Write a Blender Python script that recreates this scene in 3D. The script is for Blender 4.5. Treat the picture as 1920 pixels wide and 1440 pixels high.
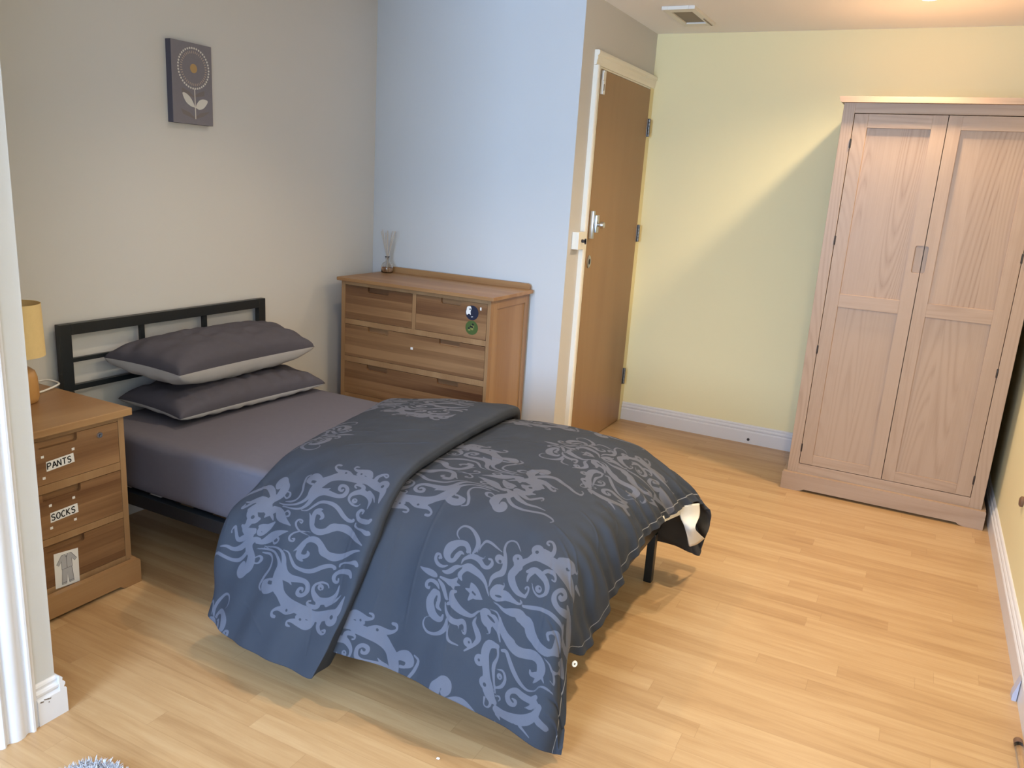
import bpy, bmesh, math, random
import numpy as np
from mathutils import Matrix, Vector, Euler

# ------------------------------------------------------------------ camera, light, exposure
scene = bpy.context.scene
for o in list(bpy.data.objects):
    bpy.data.objects.remove(o)
COL = scene.collection

cam_data = bpy.data.cameras.new('camera')
cam = bpy.data.objects.new('camera', cam_data)
COL.objects.link(cam)
YAW, PITCH, ROLL = 0.4604, -0.2474, 0.0648
_f = Vector((-math.sin(YAW)*math.cos(PITCH), math.cos(YAW)*math.cos(PITCH), math.sin(PITCH)))
_r = Vector((math.cos(YAW), math.sin(YAW), 0)); _u = _r.cross(_f)
_r2 = _r*math.cos(ROLL)+_u*math.sin(ROLL); _u2 = -_r*math.sin(ROLL)+_u*math.cos(ROLL)
_m = Matrix((( _r2.x, _u2.x, -_f.x, 2.7379), (_r2.y, _u2.y, -_f.y, -2.3592), (_r2.z, _u2.z, -_f.z, 1.4232), (0, 0, 0, 1)))
cam.matrix_world = _m
cam_data.sensor_fit = 'HORIZONTAL'; cam_data.sensor_width = 36.0
cam_data.lens = 36.0*1498.4/1920.0
cam_data.clip_start = 0.02
scene.camera = cam

scene.view_settings.view_transform = 'Standard'
scene.view_settings.look = 'None'
scene.view_settings.gamma = 1.0
scene.view_settings.use_curve_mapping = False
scene.view_settings.exposure = 0.72

world = bpy.data.worlds.new('overcast_sky'); scene.world = world
world.use_nodes = True
_bg = world.node_tree.nodes['Background']
_bg.inputs[0].default_value = (0.62, 0.78, 1.0, 1); _bg.inputs[1].default_value = 1.0

def area_light(name, loc, target, sx, sy, power, color):
    d = bpy.data.lights.new(name, 'AREA'); d.shape = 'RECTANGLE'; d.size = sx; d.size_y = sy
    d.energy = power; d.color = color
    o = bpy.data.objects.new(name, d); COL.objects.link(o)
    o.location = loc
    o.rotation_euler = (Vector(target)-Vector(loc)).to_track_quat('-Z', 'Y').to_euler()
    return o

# daylight through the window in the wall behind the camera
area_light('window_daylight', (1.65, -4.235, 1.435), (1.65, 0, 1.2), 1.1, 1.27, 110.0, (0.47, 0.69, 1.0))
# and from an unseen right-wall window, assumed and added to light the left wall
area_light('added_side_daylight', (3.265, -3.25, 1.435), (0, -3.0, 1.2), 1.2, 1.27, 17.0, (0.60, 0.74, 1.0))
# warm ceiling spot lamps: (x, y, power); the first is the one in view above the wardrobe, the last an added unseen fill
SPOTS = [(2.58, 1.63, 58.0), (2.58, .0, 64.0), (.98, .02, 26.0), (2.58, -1.63, 5.0)]
SPOT_COLOR = (1.0, 0.79, 0.53)

# ------------------------------------------------------------------ helpers
random.seed(4)
ROOM_H = 2.293
XA, YB, XC, YD, XE = 0.0, 1.3068, 1.1746, 2.3754, 3.2288

def obj(name, bm, mats, parent=None, smooth=False):
    me = bpy.data.meshes.new(name)
    bmesh.ops.recalc_face_normals(bm, faces=bm.faces)
    bm.to_mesh(me); bm.free()
    for m in (mats if isinstance(mats, (list, tuple)) else [mats]):
        me.materials.append(m)
    if smooth:
        me.shade_smooth() if smooth is True else me.set_sharp_from_angle(angle=math.radians(smooth))
        if smooth is not True:
            for p in me.polygons: p.use_smooth = True
    o = bpy.data.objects.new(name, me); COL.objects.link(o)
    if parent is not None: o.parent = parent
    return o

def tag(o, label, cat, group=None):
    o['label'] = label; o['category'] = cat
    if group: o['group'] = group
    return o

def thing(name, label, cat, loc=(0, 0, 0), rotz=0.0, group=None):
    o = bpy.data.objects.new(name, None); COL.objects.link(o)
    o.empty_display_size = .1
    o.location = loc; o.rotation_euler = (0, 0, rotz)
    return tag(o, label, cat, group)

def struct(name, bm, mats, smooth=False):
    o = obj(name, bm, mats, None, smooth); o['kind'] = 'structure'; return o

def NB(): return bmesh.new()

def box(bm, x0, x1, y0, y1, z0, z1, bev=0.0, mi=0, seg=2):
    b = bmesh.new()
    bmesh.ops.create_cube(b, size=1)
    for v in b.verts:
        v.co = Vector(((x0+x1)/2+v.co.x*(x1-x0), (y0+y1)/2+v.co.y*(y1-y0), (z0+z1)/2+v.co.z*(z1-z0)))
    if bev: bmesh.ops.bevel(b, geom=b.edges[:], offset=bev, segments=seg, affect='EDGES', profile=.6)
    merge(bm, b, mi)

def merge(bm, b, mi=0, mat=None):
    if mat is not None: bmesh.ops.transform(b, matrix=mat, verts=b.verts)
    me = bpy.data.meshes.new('t'); 
    for f in b.faces: f.material_index = mi
    b.to_mesh(me); b.free(); bm.from_mesh(me); bpy.data.meshes.remove(me)

def prism(bm, poly, a0, a1, axis='z', mi=0, bev=0.0):
    """extrude a 2-D polygon along an axis; poly is (x,y) for z, (x,z) for y, (y,z) for x"""
    b = bmesh.new()
    P = {'z': lambda p, a: (p[0], p[1], a), 'y': lambda p, a: (p[0], a, p[1]), 'x': lambda p, a: (a, p[0], p[1])}[axis]
    lo = [b.verts.new(P(p, a0)) for p in poly]; hi = [b.verts.new(P(p, a1)) for p in poly]
    b.faces.new(lo); b.faces.new(hi[::-1])
    n = len(poly)
    for i in range(n):
        b.faces.new((lo[i], hi[i], hi[(i+1) % n], lo[(i+1) % n]))
    if bev:
        es = [e for e in b.edges if len(e.link_faces) == 2 and e.calc_face_angle(0) > .6]
        bmesh.ops.bevel(b, geom=es, offset=bev, segments=1, affect='EDGES')
    merge(bm, b, mi)

def tube(bm, pts, r, n=8, mi=0, caps=True):
    pts = [Vector(p) for p in pts]
    rs = r if isinstance(r, (list, tuple)) else [r]*len(pts)
    b = bmesh.new(); rings = []
    t0 = (pts[1]-pts[0]).normalized()
    up = Vector((0, 0, 1)) if abs(t0.z) < .9 else Vector((1, 0, 0))
    for i, p in enumerate(pts):
        t = (pts[min(i+1, len(pts)-1)]-pts[max(i-1, 0)]).normalized()
        s = t.cross(up).normalized(); w = s.cross(t); up = w
        rings.append([b.verts.new(p+(s*math.cos(2*math.pi*k/n)+w*math.sin(2*math.pi*k/n))*rs[i]) for k in range(n)])
    for i in range(len(rings)-1):
        for k in range(n):
            b.faces.new((rings[i][k], rings[i][(k+1) % n], rings[i+1][(k+1) % n], rings[i+1][k]))
    if caps:
        b.faces.new(rings[0]); b.faces.new(rings[-1][::-1])
    merge(bm, b, mi)

def lathe(bm, prof, c=(0, 0, 0), n=32, mi=0, mat=None):
    b = bmesh.new(); rings = []
    for r, z in prof:
        if r < 1e-5: rings.append([b.verts.new((c[0], c[1], c[2]+z))]*n)
        else: rings.append([b.verts.new((c[0]+r*math.cos(2*math.pi*k/n), c[1]+r*math.sin(2*math.pi*k/n), c[2]+z)) for k in range(n)])
    for i in range(len(rings)-1):
        for k in range(n):
            q = [rings[i][k], rings[i][(k+1) % n], rings[i+1][(k+1) % n], rings[i+1][k]]
            u = []
            for v in q:
                if v not in u: u.append(v)
            if len(u) > 2: b.faces.new(u)
    merge(bm, b, mi, mat)

def smooth_line(pts, n=6):
    P = [np.array(p, float) for p in pts]
    Q = [2*P[0]-P[1]]+P+[2*P[-1]-P[-2]]
    out = []
    for i in range(len(P)-1):
        a, b, c, d = Q[i:i+4]
        for k in range(n):
            t = k/n
            out.append(.5*(2*b+(c-a)*t+(2*a-5*b+4*c-d)*t*t+(3*b-a-3*c+d)*t**3))
    return out+[P[-1]]

def ribbon(bm, pts, w, origin, ex, ey, mi, curve=True):
    """flat stroke drawn on the plane origin + x*ex + y*ey"""
    pts = smooth_line(pts, 5) if curve and len(pts) > 2 else [np.array(p, float) for p in pts]
    o, ex, ey = np.array(origin), np.array(ex), np.array(ey)
    L, R = [], []
    for i, p in enumerate(pts):
        t = pts[min(i+1, len(pts)-1)]-pts[max(i-1, 0)]; t = t/(np.linalg.norm(t)+1e-9)
        s = np.array((-t[1], t[0]))*w/2
        for lst, q in ((L, p+s), (R, p-s)): lst.append(bm.verts.new(o+ex*q[0]+ey*q[1]))
    for i in range(len(pts)-1):
        f = bm.faces.new((L[i], R[i], R[i+1], L[i+1])); f.material_index = mi

def blob(bm, pts, origin, ex, ey, mi, curve=True):
    pts = smooth_line(list(pts)+[pts[0]], 5)[:-1] if curve else pts
    o, ex, ey = np.array(origin), np.array(ex), np.array(ey)
    f = bm.faces.new([bm.verts.new(o+ex*p[0]+ey*p[1]) for p in pts]); f.material_index = mi

def circ(r, n=20, cx=0, cy=0, ry=None):
    ry = r if ry is None else ry
    return [(cx+r*math.cos(2*math.pi*k/n), cy+ry*math.sin(2*math.pi*k/n)) for k in range(n)]

# ------------------------------------------------------------------ materials
class NT:
    def __init__(self, name):
        self.m = bpy.data.materials.new(name); self.m.use_nodes = True
        self.t = self.m.node_tree; self.b = self.t.nodes['Principled BSDF']
    def n(self, typ, **kw):
        x = self.t.nodes.new(typ)
        for k, v in kw.items(): setattr(x, k, v)
        return x
    def l(self, a, b): self.t.links.new(a, b)
    def val(self, sock, v):
        if hasattr(v, 'is_output'): self.l(v, sock)
        else: sock.default_value = v
    def math(self, op, a, b=0.0, c=None):
        x = self.n('ShaderNodeMath', operation=op)
        self.val(x.inputs[0], a); self.val(x.inputs[1], b)
        if c is not None: self.val(x.inputs[2], c)
        return x.outputs[0]
    def mix(self, f, a, b):
        x = self.n('ShaderNodeMix', data_type='RGBA')
        self.val(x.inputs['Factor'], f)
        for k, v in ((6, a), (7, b)):
            if hasattr(v, 'is_output'): self.l(v, x.inputs[k])
            else: x.inputs[k].default_value = (*v, 1)
        return x.outputs[2]
    def ramp(self, f, stops):
        x = self.n('ShaderNodeValToRGB')
        e = x.color_ramp.elements
        while len(e) < len(stops): e.new(.5)
        for q, (p, c) in zip(e, stops): q.position = p; q.color = (*c, 1)
        self.l(f, x.inputs[0]); return x.outputs[0]
    def coord(self, scale=(1, 1, 1), rnd=0.0):
        tc = self.n('ShaderNodeTexCoord'); mp = self.n('ShaderNodeMapping')
        self.l(tc.outputs['Object'], mp.inputs['Vector'])
        mp.inputs['Scale'].default_value = scale
        return mp.outputs[0]
    def noise(self, vec, scale, detail=4, rough=.55, dist=0.0, w=None):
        x = self.n('ShaderNodeTexNoise')
        if w is not None:
            x.noise_dimensions = '4D'; self.val(x.inputs['W'], w)
        self.l(vec, x.inputs['Vector'])
        x.inputs['Scale'].default_value = scale; x.inputs['Detail'].default_value = detail
        x.inputs['Roughness'].default_value = rough; x.inputs['Distortion'].default_value = dist
        return x.outputs[0]
    def white(self, a, b=None):
        x = self.n('ShaderNodeTexWhiteNoise', noise_dimensions='1D' if b is None else '2D')
        if b is None: self.l(a, x.inputs['W'])
        else:
            c = self.n('ShaderNodeCombineXYZ'); self.val(c.inputs[0], a); self.val(c.inputs[1], b)
            self.l(c.outputs[0], x.inputs['Vector'])
        return x.outputs[0]
    def bump(self, h, strength=.2, dist=.002):
        x = self.n('ShaderNodeBump'); x.inputs['Strength'].default_value = strength
        x.inputs['Distance'].default_value = dist; self.l(h, x.inputs['Height'])
        self.l(x.outputs[0], self.b.inputs['Normal'])
    def out(self, col=None, rough=.5, spec=.5, metal=0.0):
        if col is not None:
            if hasattr(col, 'is_output'): self.l(col, self.b.inputs['Base Color'])
            else: self.b.inputs['Base Color'].default_value = (*col, 1)
        self.val(self.b.inputs['Roughness'], rough)
        self.b.inputs['Specular IOR Level'].default_value = spec
        self.b.inputs['Metallic'].default_value = metal
        return self.m

def plain(name, col, rough=.5, spec=.5, metal=0.0, var=.06, vs=9.0, bump=0.0, bs=300.0):
    t = NT(name); v = t.coord()
    n = t.noise(v, vs, 3)
    c = t.mix(n, tuple(x*(1-var) for x in col), tuple(min(1, x*(1+var)) for x in col))
    if bump: t.bump(t.noise(v, bs, 2), bump, .001)
    return t.out(c, rough, spec, metal)

def wood(name, lo, mid, hi, axis='x', rings=9.0, stave=None, rough=.42, contrast=1.0, spec=.4):
    """grain runs along axis; stave = (axis, width, tone spread) for glued-up boards"""
    t = NT(name)
    oi = t.n('ShaderNodeObjectInfo'); w = t.math('MULTIPLY', oi.outputs['Random'], 37.0)
    st = {'x': (.10, 1, 1), 'y': (1, .10, 1), 'z': (1, 1, .10)}[axis]
    fine = {'x': (.02, 1, 1), 'y': (1, .02, 1), 'z': (1, 1, .02)}[axis]
    tone = 0.0
    if stave:
        tc = t.n('ShaderNodeTexCoord'); s = t.n('ShaderNodeSeparateXYZ'); t.l(tc.outputs['Object'], s.inputs[0])
        k = t.math('FLOOR', t.math('DIVIDE', t.math('ADD', s.outputs['xyz'.index(stave[0])], 3.013), stave[1]))
        wn = t.white(t.math('ADD', k, t.math('FLOOR', t.math('MULTIPLY', w, 7.0))))
        tone = t.math('MULTIPLY', t.math('SUBTRACT', wn, .5), stave[2])
        w = t.math('ADD', w, t.math('MULTIPLY', wn, 11.0))
    field = t.noise(t.coord(st), 5.0 if rings < 15 else 3.6, 2 if rings < 15 else 1.3, .45, .3, w)
    ring = t.math('SINE', t.math('MULTIPLY', field, rings*6.283))
    ring = t.math('POWER', t.math('MULTIPLY_ADD', ring, .5, .5), 1.6 if rings < 15 else .55)
    if rings >= 15:   # figured grain comes and goes across the board
        mk = t.noise(t.coord(st), 4.2, 1, .5, 0, t.math('ADD', w, 5.0))
        mr = t.n('ShaderNodeMapRange', interpolation_type='SMOOTHSTEP'); t.l(mk, mr.inputs[0])
        mr.inputs[1].default_value = .40; mr.inputs[2].default_value = .62; mr.inputs[3].default_value = .12; mr.inputs[4].default_value = .85
        ring = t.math('MULTIPLY_ADD', t.math('SUBTRACT', ring, .75), mr.outputs[0], .75)
    g = t.noise(t.coord(fine), 190.0, 3, .6, 0, w)
    big = t.noise(t.coord(st), 2.2, 2, .5, 0, w)
    f = t.math('MULTIPLY', ring, .34*contrast)
    f = t.math('MULTIPLY_ADD', g, .42*contrast, f)
    f = t.math('MULTIPLY_ADD', big, .5, f)
    f = t.math('ADD', f, tone)
    f = t.math('ADD', f, .12-.34*(contrast-1))
    c = t.ramp(f, ((.28, lo), (.58, mid), (.92, hi)))
    t.bump(g, .12, .0006)
    return t.out(c, rough, spec)

M = {}
M['wall_grey_daylit'] = plain('daylight_tinted_grey_wall_paint', (.58, .61, .655), .75, .25, var=.015, vs=2, bump=.12, bs=160)  # grey wall paint with the daylight's blue and brightness put into its colour
M['wall_grey'] = plain('grey_wall_paint', (.59, .578, .568), .75, .25, var=.015, vs=2, bump=.12, bs=160)
M['wall_yellow'] = plain('pale_yellow_wall_paint', (.81, .715, .43), .72, .25, var=.012, vs=2, bump=.12, bs=160)
M['ceiling'] = plain('white_ceiling_paint', (.90, .88, .87), .8, .2, var=.01, vs=2)
M['gloss_white'] = plain('white_gloss_paint', (.68, .665, .68), .32, .5, var=.015, vs=4)
M['cream_gloss'] = plain('cream_gloss_paint', (.82, .78, .69), .35, .5, var=.02, vs=4)
M['chip'] = plain('bare_chipped_wood', (.16, .12, .09), .8, .3)
M['black_metal'] = plain('black_powder_coated_steel', (.010, .014, .018), .38, .5, var=.2)
M['chrome'] = plain('brushed_steel', (.55, .55, .55), .3, .5, 1.0)
M['steel'] = plain('dull_steel', (.22, .22, .22), .4, .5, .8)
M['dark_metal'] = plain('dark_bronze', (.06, .05, .045), .4, .5, .6)
M['black'] = plain('black_ink', (.012, .012, .014), .6, .3)
M['pencil'] = plain('grey_pencil', (.16, .16, .17), .8, .2)
M['pencil_light'] = plain('light_grey_pencil', (.40, .40, .42), .8, .2)
M['paper'] = plain('white_paper', (.72, .71, .70), .7, .3, var=.03)
M['white_plastic'] = plain('white_plastic', (.74, .72, .68), .35, .5, var=.02)
M['brown_rubber'] = plain('brown_rubber', (.16, .085, .05), .6, .4)
M['oak'] = wood('warm_oak_veneer', (.17, .078, .030), (.285, .15, .064), (.375, .22, .103), 'x', 4, None, .42, .7)
M['oak_z'] = wood('warm_oak_upright', (.165, .078, .032), (.265, .145, .066), (.34, .203, .10), 'z', 4, None, .45, .7)
M['oak_stave'] = wood('warm_oak_staves', (.088, .036, .016), (.175, .086, .038), (.30, .165, .077), 'x', 4, ('z', .043, .42), .42, .8)
M['ash'] = wood('pale_ash', (.135, .072, .040), (.325, .208, .131), (.395, .267, .178), 'z', 44, ('x', .105, .12), .42, 1.0)
M['ash_x'] = wood('pale_ash_crossways', (.165, .09, .05), (.33, .212, .135), (.405, .275, .185), 'x', 30, None, .42, 1.0)
M['door_veneer'] = wood('door_veneer', (.22, .12, .054), (.28, .16, .074), (.32, .19, .09), 'z', 2.5, None, .4, .55)
M['sheet'] = plain('grey_mauve_sheet_cotton', (.118, .110, .134), .85, .2, var=.05, vs=40, bump=.25, bs=700)
M['pillow_dark'] = plain('slate_pillow_cotton', (.074, .069, .086), .85, .2, var=.06, vs=40, bump=.3, bs=600)
M['pillow_light'] = plain('silver_pillow_cotton', (.40, .385, .385), .8, .2, var=.05, vs=40, bump=.3, bs=600)
M['lining'] = plain('white_quilt_lining', (.72, .69, .64), .85, .2, var=.04, bump=.3, bs=200)
M['quilt_back'] = plain('dark_quilt_underside', (.05, .045, .042), .9, .2, var=.1)
M['lamp_shade'] = plain('mustard_linen_shade', (.76, .57, .28), .8, .2, var=.05, vs=60, bump=.3, bs=500)
M['lamp_base'] = plain('ochre_ceramic', (.50, .27, .095), .3, .5)
M['canvas'] = plain('grey_mauve_canvas', (.20, .188, .215), .8, .2, var=.05, vs=60, bump=.3, bs=900)
M['canvas_side'] = plain('dark_canvas_edge', (.10, .10, .14), .8, .2, var=.05)
M['art_white'] = plain('off_white_paint', (.62, .60, .57), .8, .2)
M['art_tan'] = plain('tan_paint', (.45, .36, .30), .8, .2)
M['art_ochre'] = plain('ochre_paint', (.42, .28, .13), .8, .2)
M['art_brown'] = plain('faint_brown_paint', (.19, .165, .165), .8, .2)
M['vent_grey'] = plain('grey_vent_filter', (.30, .28, .24), .8, .2, bump=.5, bs=400)
M['sticker_navy'] = plain('navy_sticker', (.018, .022, .045), .3, .5)
M['sticker_green'] = plain('green_sticker', (.06, .10, .03), .3, .5)
M['sticker_olive'] = plain('olive_sticker', (.22, .22, .07), .3, .5)
M['lavender'] = plain('lavender_plastic', (.45, .46, .56), .4, .5)
M['rug'] = plain('lavender_grey_wool', (.56, .56, .60), .9, .2, var=.2, vs=60)
M['reed'] = plain('pale_rattan', (.50, .46, .42), .8, .3)

def glass(name, col, rough=.03):
    t = NT(name); t.out(col, rough, .5)
    t.b.inputs['Transmission Weight'].default_value = 1.0; t.b.inputs['IOR'].default_value = 1.45
    return t.m
M['glass'] = glass('clear_glass', (.95, .93, .90))
M['oil'] = glass('amber_oil', (.75, .45, .28))

def emit(name, col, s):
    t = NT(name); t.out((.8, .8, .8), .5)
    t.b.inputs['Emission Color'].default_value = (*col, 1); t.b.inputs['Emission Strength'].default_value = s
    return t.m
M['bulb'] = emit('lit_lamp', (1.0, .9, .75), 14.0)

def floor_mat():
    t = NT('oak_laminate_strips')
    tc = t.n('ShaderNodeTexCoord'); s = t.n('ShaderNodeSeparateXYZ'); t.l(tc.outputs['Object'], s.inputs[0])
    W, Lg = .0655, .82
    yy = t.math('DIVIDE', t.math('ADD', s.outputs[1], 9.02), W)
    row = t.math('FLOOR', yy)
    off = t.math('MULTIPLY', t.white(row), 3.7)
    xx = t.math('DIVIDE', t.math('ADD', t.math('ADD', s.outputs[0], 9.0), off), Lg)
    brd = t.math('FLOOR', xx)
    tone = t.white(row, brd)
    cv = t.n('ShaderNodeCombineXYZ')
    t.l(t.math('MULTIPLY', s.outputs[0], .09), cv.inputs[0]); t.l(s.outputs[1], cv.inputs[1]); t.l(t.math('MULTIPLY', tone, 5.0), cv.inputs[2])
    g = t.noise(cv.outputs[0], 30.0, 5, .6, .4)
    cv2 = t.n('ShaderNodeCombineXYZ')
    t.l(t.math('MULTIPLY', s.outputs[0], .02), cv2.inputs[0]); t.l(s.outputs[1], cv2.inputs[1]); t.l(tone, cv2.inputs[2])
    g2 = t.noise(cv2.outputs[0], 210.0, 3, .6)
    f = t.math('MULTIPLY_ADD', g, .62, t.math('MULTIPLY_ADD', tone, .20, .07))
    f = t.math('MULTIPLY_ADD', g2, .20, f)
    c = t.ramp(f, ((.30, (.33, .18, .078)), (.56, (.455, .28, .134)), (.85, (.56, .375, .20))))
    # fine dark joints
    fy = t.math('FRACT', yy); fx = t.math('FRACT', xx)
    j = t.math('MAXIMUM', t.math('LESS_THAN', fy, .014), t.math('LESS_THAN', fx, .0016))
    c = t.mix(t.math('MULTIPLY', j, .35), c, (.22, .115, .045))
    t.bump(g2, .05, .0005)
    return t.out(c, .36, .42)
M['floor'] = floor_mat()

def damask():
    t = NT('damask_duvet_cotton')
    a = t.n('ShaderNodeAttribute', attribute_name='motif')
    mr = t.n('ShaderNodeMapRange', interpolation_type='SMOOTHSTEP')
    t.l(a.outputs['Fac'], mr.inputs[0])
    mr.inputs[1].default_value = -.0007; mr.inputs[2].default_value = .0007; mr.inputs[3].default_value = 1; mr.inputs[4].default_value = 0
    v = t.coord()
    n = t.noise(v, 7, 5, .6)
    base = t.mix(n, (.031, .037, .052), (.043, .050, .067))
    pat = t.mix(n, (.092, .098, .130), (.118, .124, .160))
    c = t.mix(mr.outputs[0], base, pat)
    at = t.n('ShaderNodeAttribute', attribute_name='stitch')
    mr2 = t.n('ShaderNodeMapRange', interpolation_type='SMOOTHSTEP'); t.l(at.outputs['Fac'], mr2.inputs[0])
    mr2.inputs[1].default_value = .0008; mr2.inputs[2].default_value = .0022; mr2.inputs[3].default_value = .75; mr2.inputs[4].default_value = 0
    c = t.mix(mr2.outputs[0], c, (.36, .36, .38))
    t.bump(t.noise(v, 900, 2), .25, .001)
    return t.out(c, .85, .2)
M['damask'] = damask()

# ------------------------------------------------------------------ the room
HS = .112
bm = NB(); box(bm, -.1, 3.33, -4.32, 2.48, -.06, 0); struct('floor', bm, M['floor'])
bm = NB(); box(bm, -.1, 3.33, -4.32, 2.48, ROOM_H, ROOM_H+.08); struct('ceiling', bm, M['ceiling'])
bm = NB(); prism(bm, [(-.1, -1.245), (0, -1.245), (0, YB), (-.1, YB)], 0, ROOM_H); struct('wall_left', bm, M['wall_grey'])
bm = NB(); prism(bm, [(-.1, YB), (XC, YB), (XC-.1, YB+.1), (-.1, YB+.1)], 0, ROOM_H); struct('wall_back', bm, M['wall_grey_daylit'])
DY0, DY1, DH = 1.527, 2.309, 1.984
bm = NB()
prism(bm, [(XC, YB), (XC, DY0-.012), (XC-.1, DY0-.012), (XC-.1, YB+.1)], 0, ROOM_H)
box(bm, XC-.1, XC, DY0-.012, YD+.1, DH+.012, ROOM_H)
struct('wall_door', bm, M['wall_grey'])
bm = NB()
prism(bm, [(XC, YD), (XE, YD), (XE+.1, YD+.1), (XC, YD+.1)], 0, ROOM_H)
box(bm, XC-.1, XC+.0105, DY1+.004, YD+.002, 0, DH+.012)
box(bm, XC-.1, XC, YD, YD+.1, 0, DH+.012)
struct('wall_far', bm, M['wall_yellow'])
bm = NB(); prism(bm, [(XE, YD), (XE, -2.62), (XE+.1, -2.62), (XE+.1, YD+.1)], 0, ROOM_H)
box(bm, XE, XE+.1, -4.2, -3.88, 0, ROOM_H); box(bm, XE, XE+.1, -3.88, -2.62, 0, .75); box(bm, XE, XE+.1, -3.88, -2.62, 2.12, ROOM_H)
struct('wall_right', bm, M['wall_yellow'])
# projecting wall at the left with a doorway casing
PX, PY = .917, -1.245
bm = NB(); box(bm, -.1, PX, -4.2, PY, 0, ROOM_H); struct('wall_near', bm, M['wall_grey'])
# wall behind the camera, with the window
WX0, WX1, WZ0, WZ1 = 1.05, 2.25, .75, 2.12
bm = NB()
box(bm, PX-.2, WX0, -4.3, -4.2, 0, ROOM_H); box(bm, WX1, XE+.1, -4.3, -4.2, 0, ROOM_H)
box(bm, WX0, WX1, -4.3, -4.2, 0, WZ0); box(bm, WX0, WX1, -4.3, -4.2, WZ1, ROOM_H)
struct('wall_rear', bm, M['wall_grey'])
bm = NB()
for a, b, c, d in ((WX0, WX0+.05, WZ0, WZ1), (WX1-.05, WX1, WZ0, WZ1), (WX0, WX1, WZ0, WZ0+.05), (WX0, WX1, WZ1-.05, WZ1), (1.63, 1.67, WZ0, WZ1)):
    box(bm, a, b, -4.29, -4.24, c, d, .004)
struct('window_1', bm, M['gloss_white'])

bm = NB()
for a, b, c, d in ((-3.88, -3.83, .75, 2.12), (-2.67, -2.62, .75, 2.12), (-3.88, -2.62, .75, .80), (-3.88, -2.62, 2.07, 2.12)):
    box(bm, XE+.05, XE+.095, a, b, c, d, .004)
struct('assumed_window', bm, M['gloss_white'])  # assumed window frame, added out of view for the side daylight

# skirting: moulded profile, (distance out of the wall, height)
SK = [(0, 0), (.0185, 0), (.0185, HS*.62), (.016, HS*.66), (.0115, HS*.68), (.0115, HS*.70), (.015, HS*.735), (.0155, HS*.79), (.012, HS*.84),
      (.0085, HS*.86), (.0085, HS*.90), (.0095, HS*.93), (.007, HS*.97), (.003, HS), (0, HS)]
def skirt_x(bm, x0, x1, y, sgn):
    prism(bm, [(y+sgn*d, z) for d, z in SK], x0, x1, 'x')
def skirt_y(bm, y0, y1, x, sgn):
    prism(bm, [(x+sgn*d, z) for d, z in SK], y0, y1, 'y')
bm = NB(); skirt_x(bm, XC+.012, XE-.0186, YD, -1); struct('baseboard_far', bm, M['gloss_white'])
bm = NB(); skirt_y(bm, -4.2, YD-.0002, XE, -1); struct('baseboard_right', bm, M['gloss_white'])
bm = NB(); skirt_y(bm, PY+.02, YB-.019, 0, 1); struct('baseboard_left', bm, M['gloss_white'])
bm = NB(); skirt_x(bm, 0, XC+.0185, YB, -1); struct('baseboard_back', bm, M['gloss_white'])
bm = NB(); skirt_y(bm, YB-.0185, 1.4545, XC, 1); struct('baseboard_door', bm, M['gloss_white'])
bm = NB(); skirt_y(bm, -1.304, PY, PX, 1)
skirt_x(bm, 0.02, PX+.0185, PY, 1)
random.seed(8)
for k in range(9):
    y = -1.298+k*.0032; z = HS*.60+random.uniform(-.004, .001)
    box(bm, PX+.0184, PX+.0190, y, y+.003, z, z+random.uniform(.002, .004), 0, 1)
box(bm, PX+.0184, PX+.0190, -1.277, -1.2745, HS*.49, HS*.515, 0, 1)
struct('baseboard_near', bm, [M['gloss_white'], M['chip']])

# doorway casing on the projecting wall
prof = [(-1.304, 0), (-1.304, .014), (-1.312, .017), (-1.3185, .026), (-1.324, .026), (-1.328, .020), (-1.333, .0165), (-1.339, .019), (-1.347, .025),
        (-1.358, .027), (-1.368, .0255), (-1.376, .020), (-1.380, .0155), (-1.386, .0155), (-1.389, .021), (-1.395, .024), (-1.402, .022), (-1.41, .012), (-1.41, 0)]
bm = NB(); prism(bm, [(PX+d, y) for y, d in prof], 0, 2.08)
struct('trim_2', bm, M['gloss_white'], 40)

# ------------------------------------------------------------------ the door in the short wall
ap = [(0, 0), (0, .022), (.006, .0265), (.018, .0265), (.026, .017), (.038, .019), (.046, .016), (.058, .0135), (.066, .0135), (.068, 0)]
bm = NB()
prism(bm, [(XC+d, DY0-.0725+y) for y, d in ap], 0, DH+.0099)
prism(bm, [(XC+d, DH+.010+.068-y) for y, d in ap], DY0-.0725, YD-.0005, 'y')
struct('trim_1', bm, M['cream_gloss'], 40)
bm = NB()
box(bm, XC-.098, XC+.008, DY0-.0115, DY0-.0025, 0, DH+.011); box(bm, XC-.098, XC+.008, DY0-.0115, DY1+.003, DH+.003, DH+.011)
struct('trim_3', bm, M['cream_gloss'])
bm = NB(); box(bm, XC-.03, XC+.013, DY0, DY1, .006, DH, .0015)
door = struct('door_1', bm, M['door_veneer'])
door['label'] = 'plain wood veneer door in the short grey wall'
FX = XC+.013
for hz in (1.776, 1.172, .29):
    bm = NB()
    box(bm, FX-.002, FX+.002, DY1-.004, DY1+.022, hz-.05, hz+.05, .0006)
    for k in range(5): lathe(bm, [(0, 0), (.0065, 0), (.0068, .001), (.0068, .0185), (.0065, .0195), (0, .0195)], (FX+.0075, DY1+.012, hz-.05+k*.0201), 12)
    obj('hinge', bm, M['steel'], door, 40)
bm = NB()   # rim lock with thumb turn, near the leading edge
box(bm, FX, FX+.022, DY0+.006, DY0+.030, 1.165, 1.305, .002); box(bm, FX, FX+.030, DY0+.036, DY0+.072, 1.195, 1.285, .004)
lk = obj('rim_lock', bm, M['chrome'], door, 40)
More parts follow.
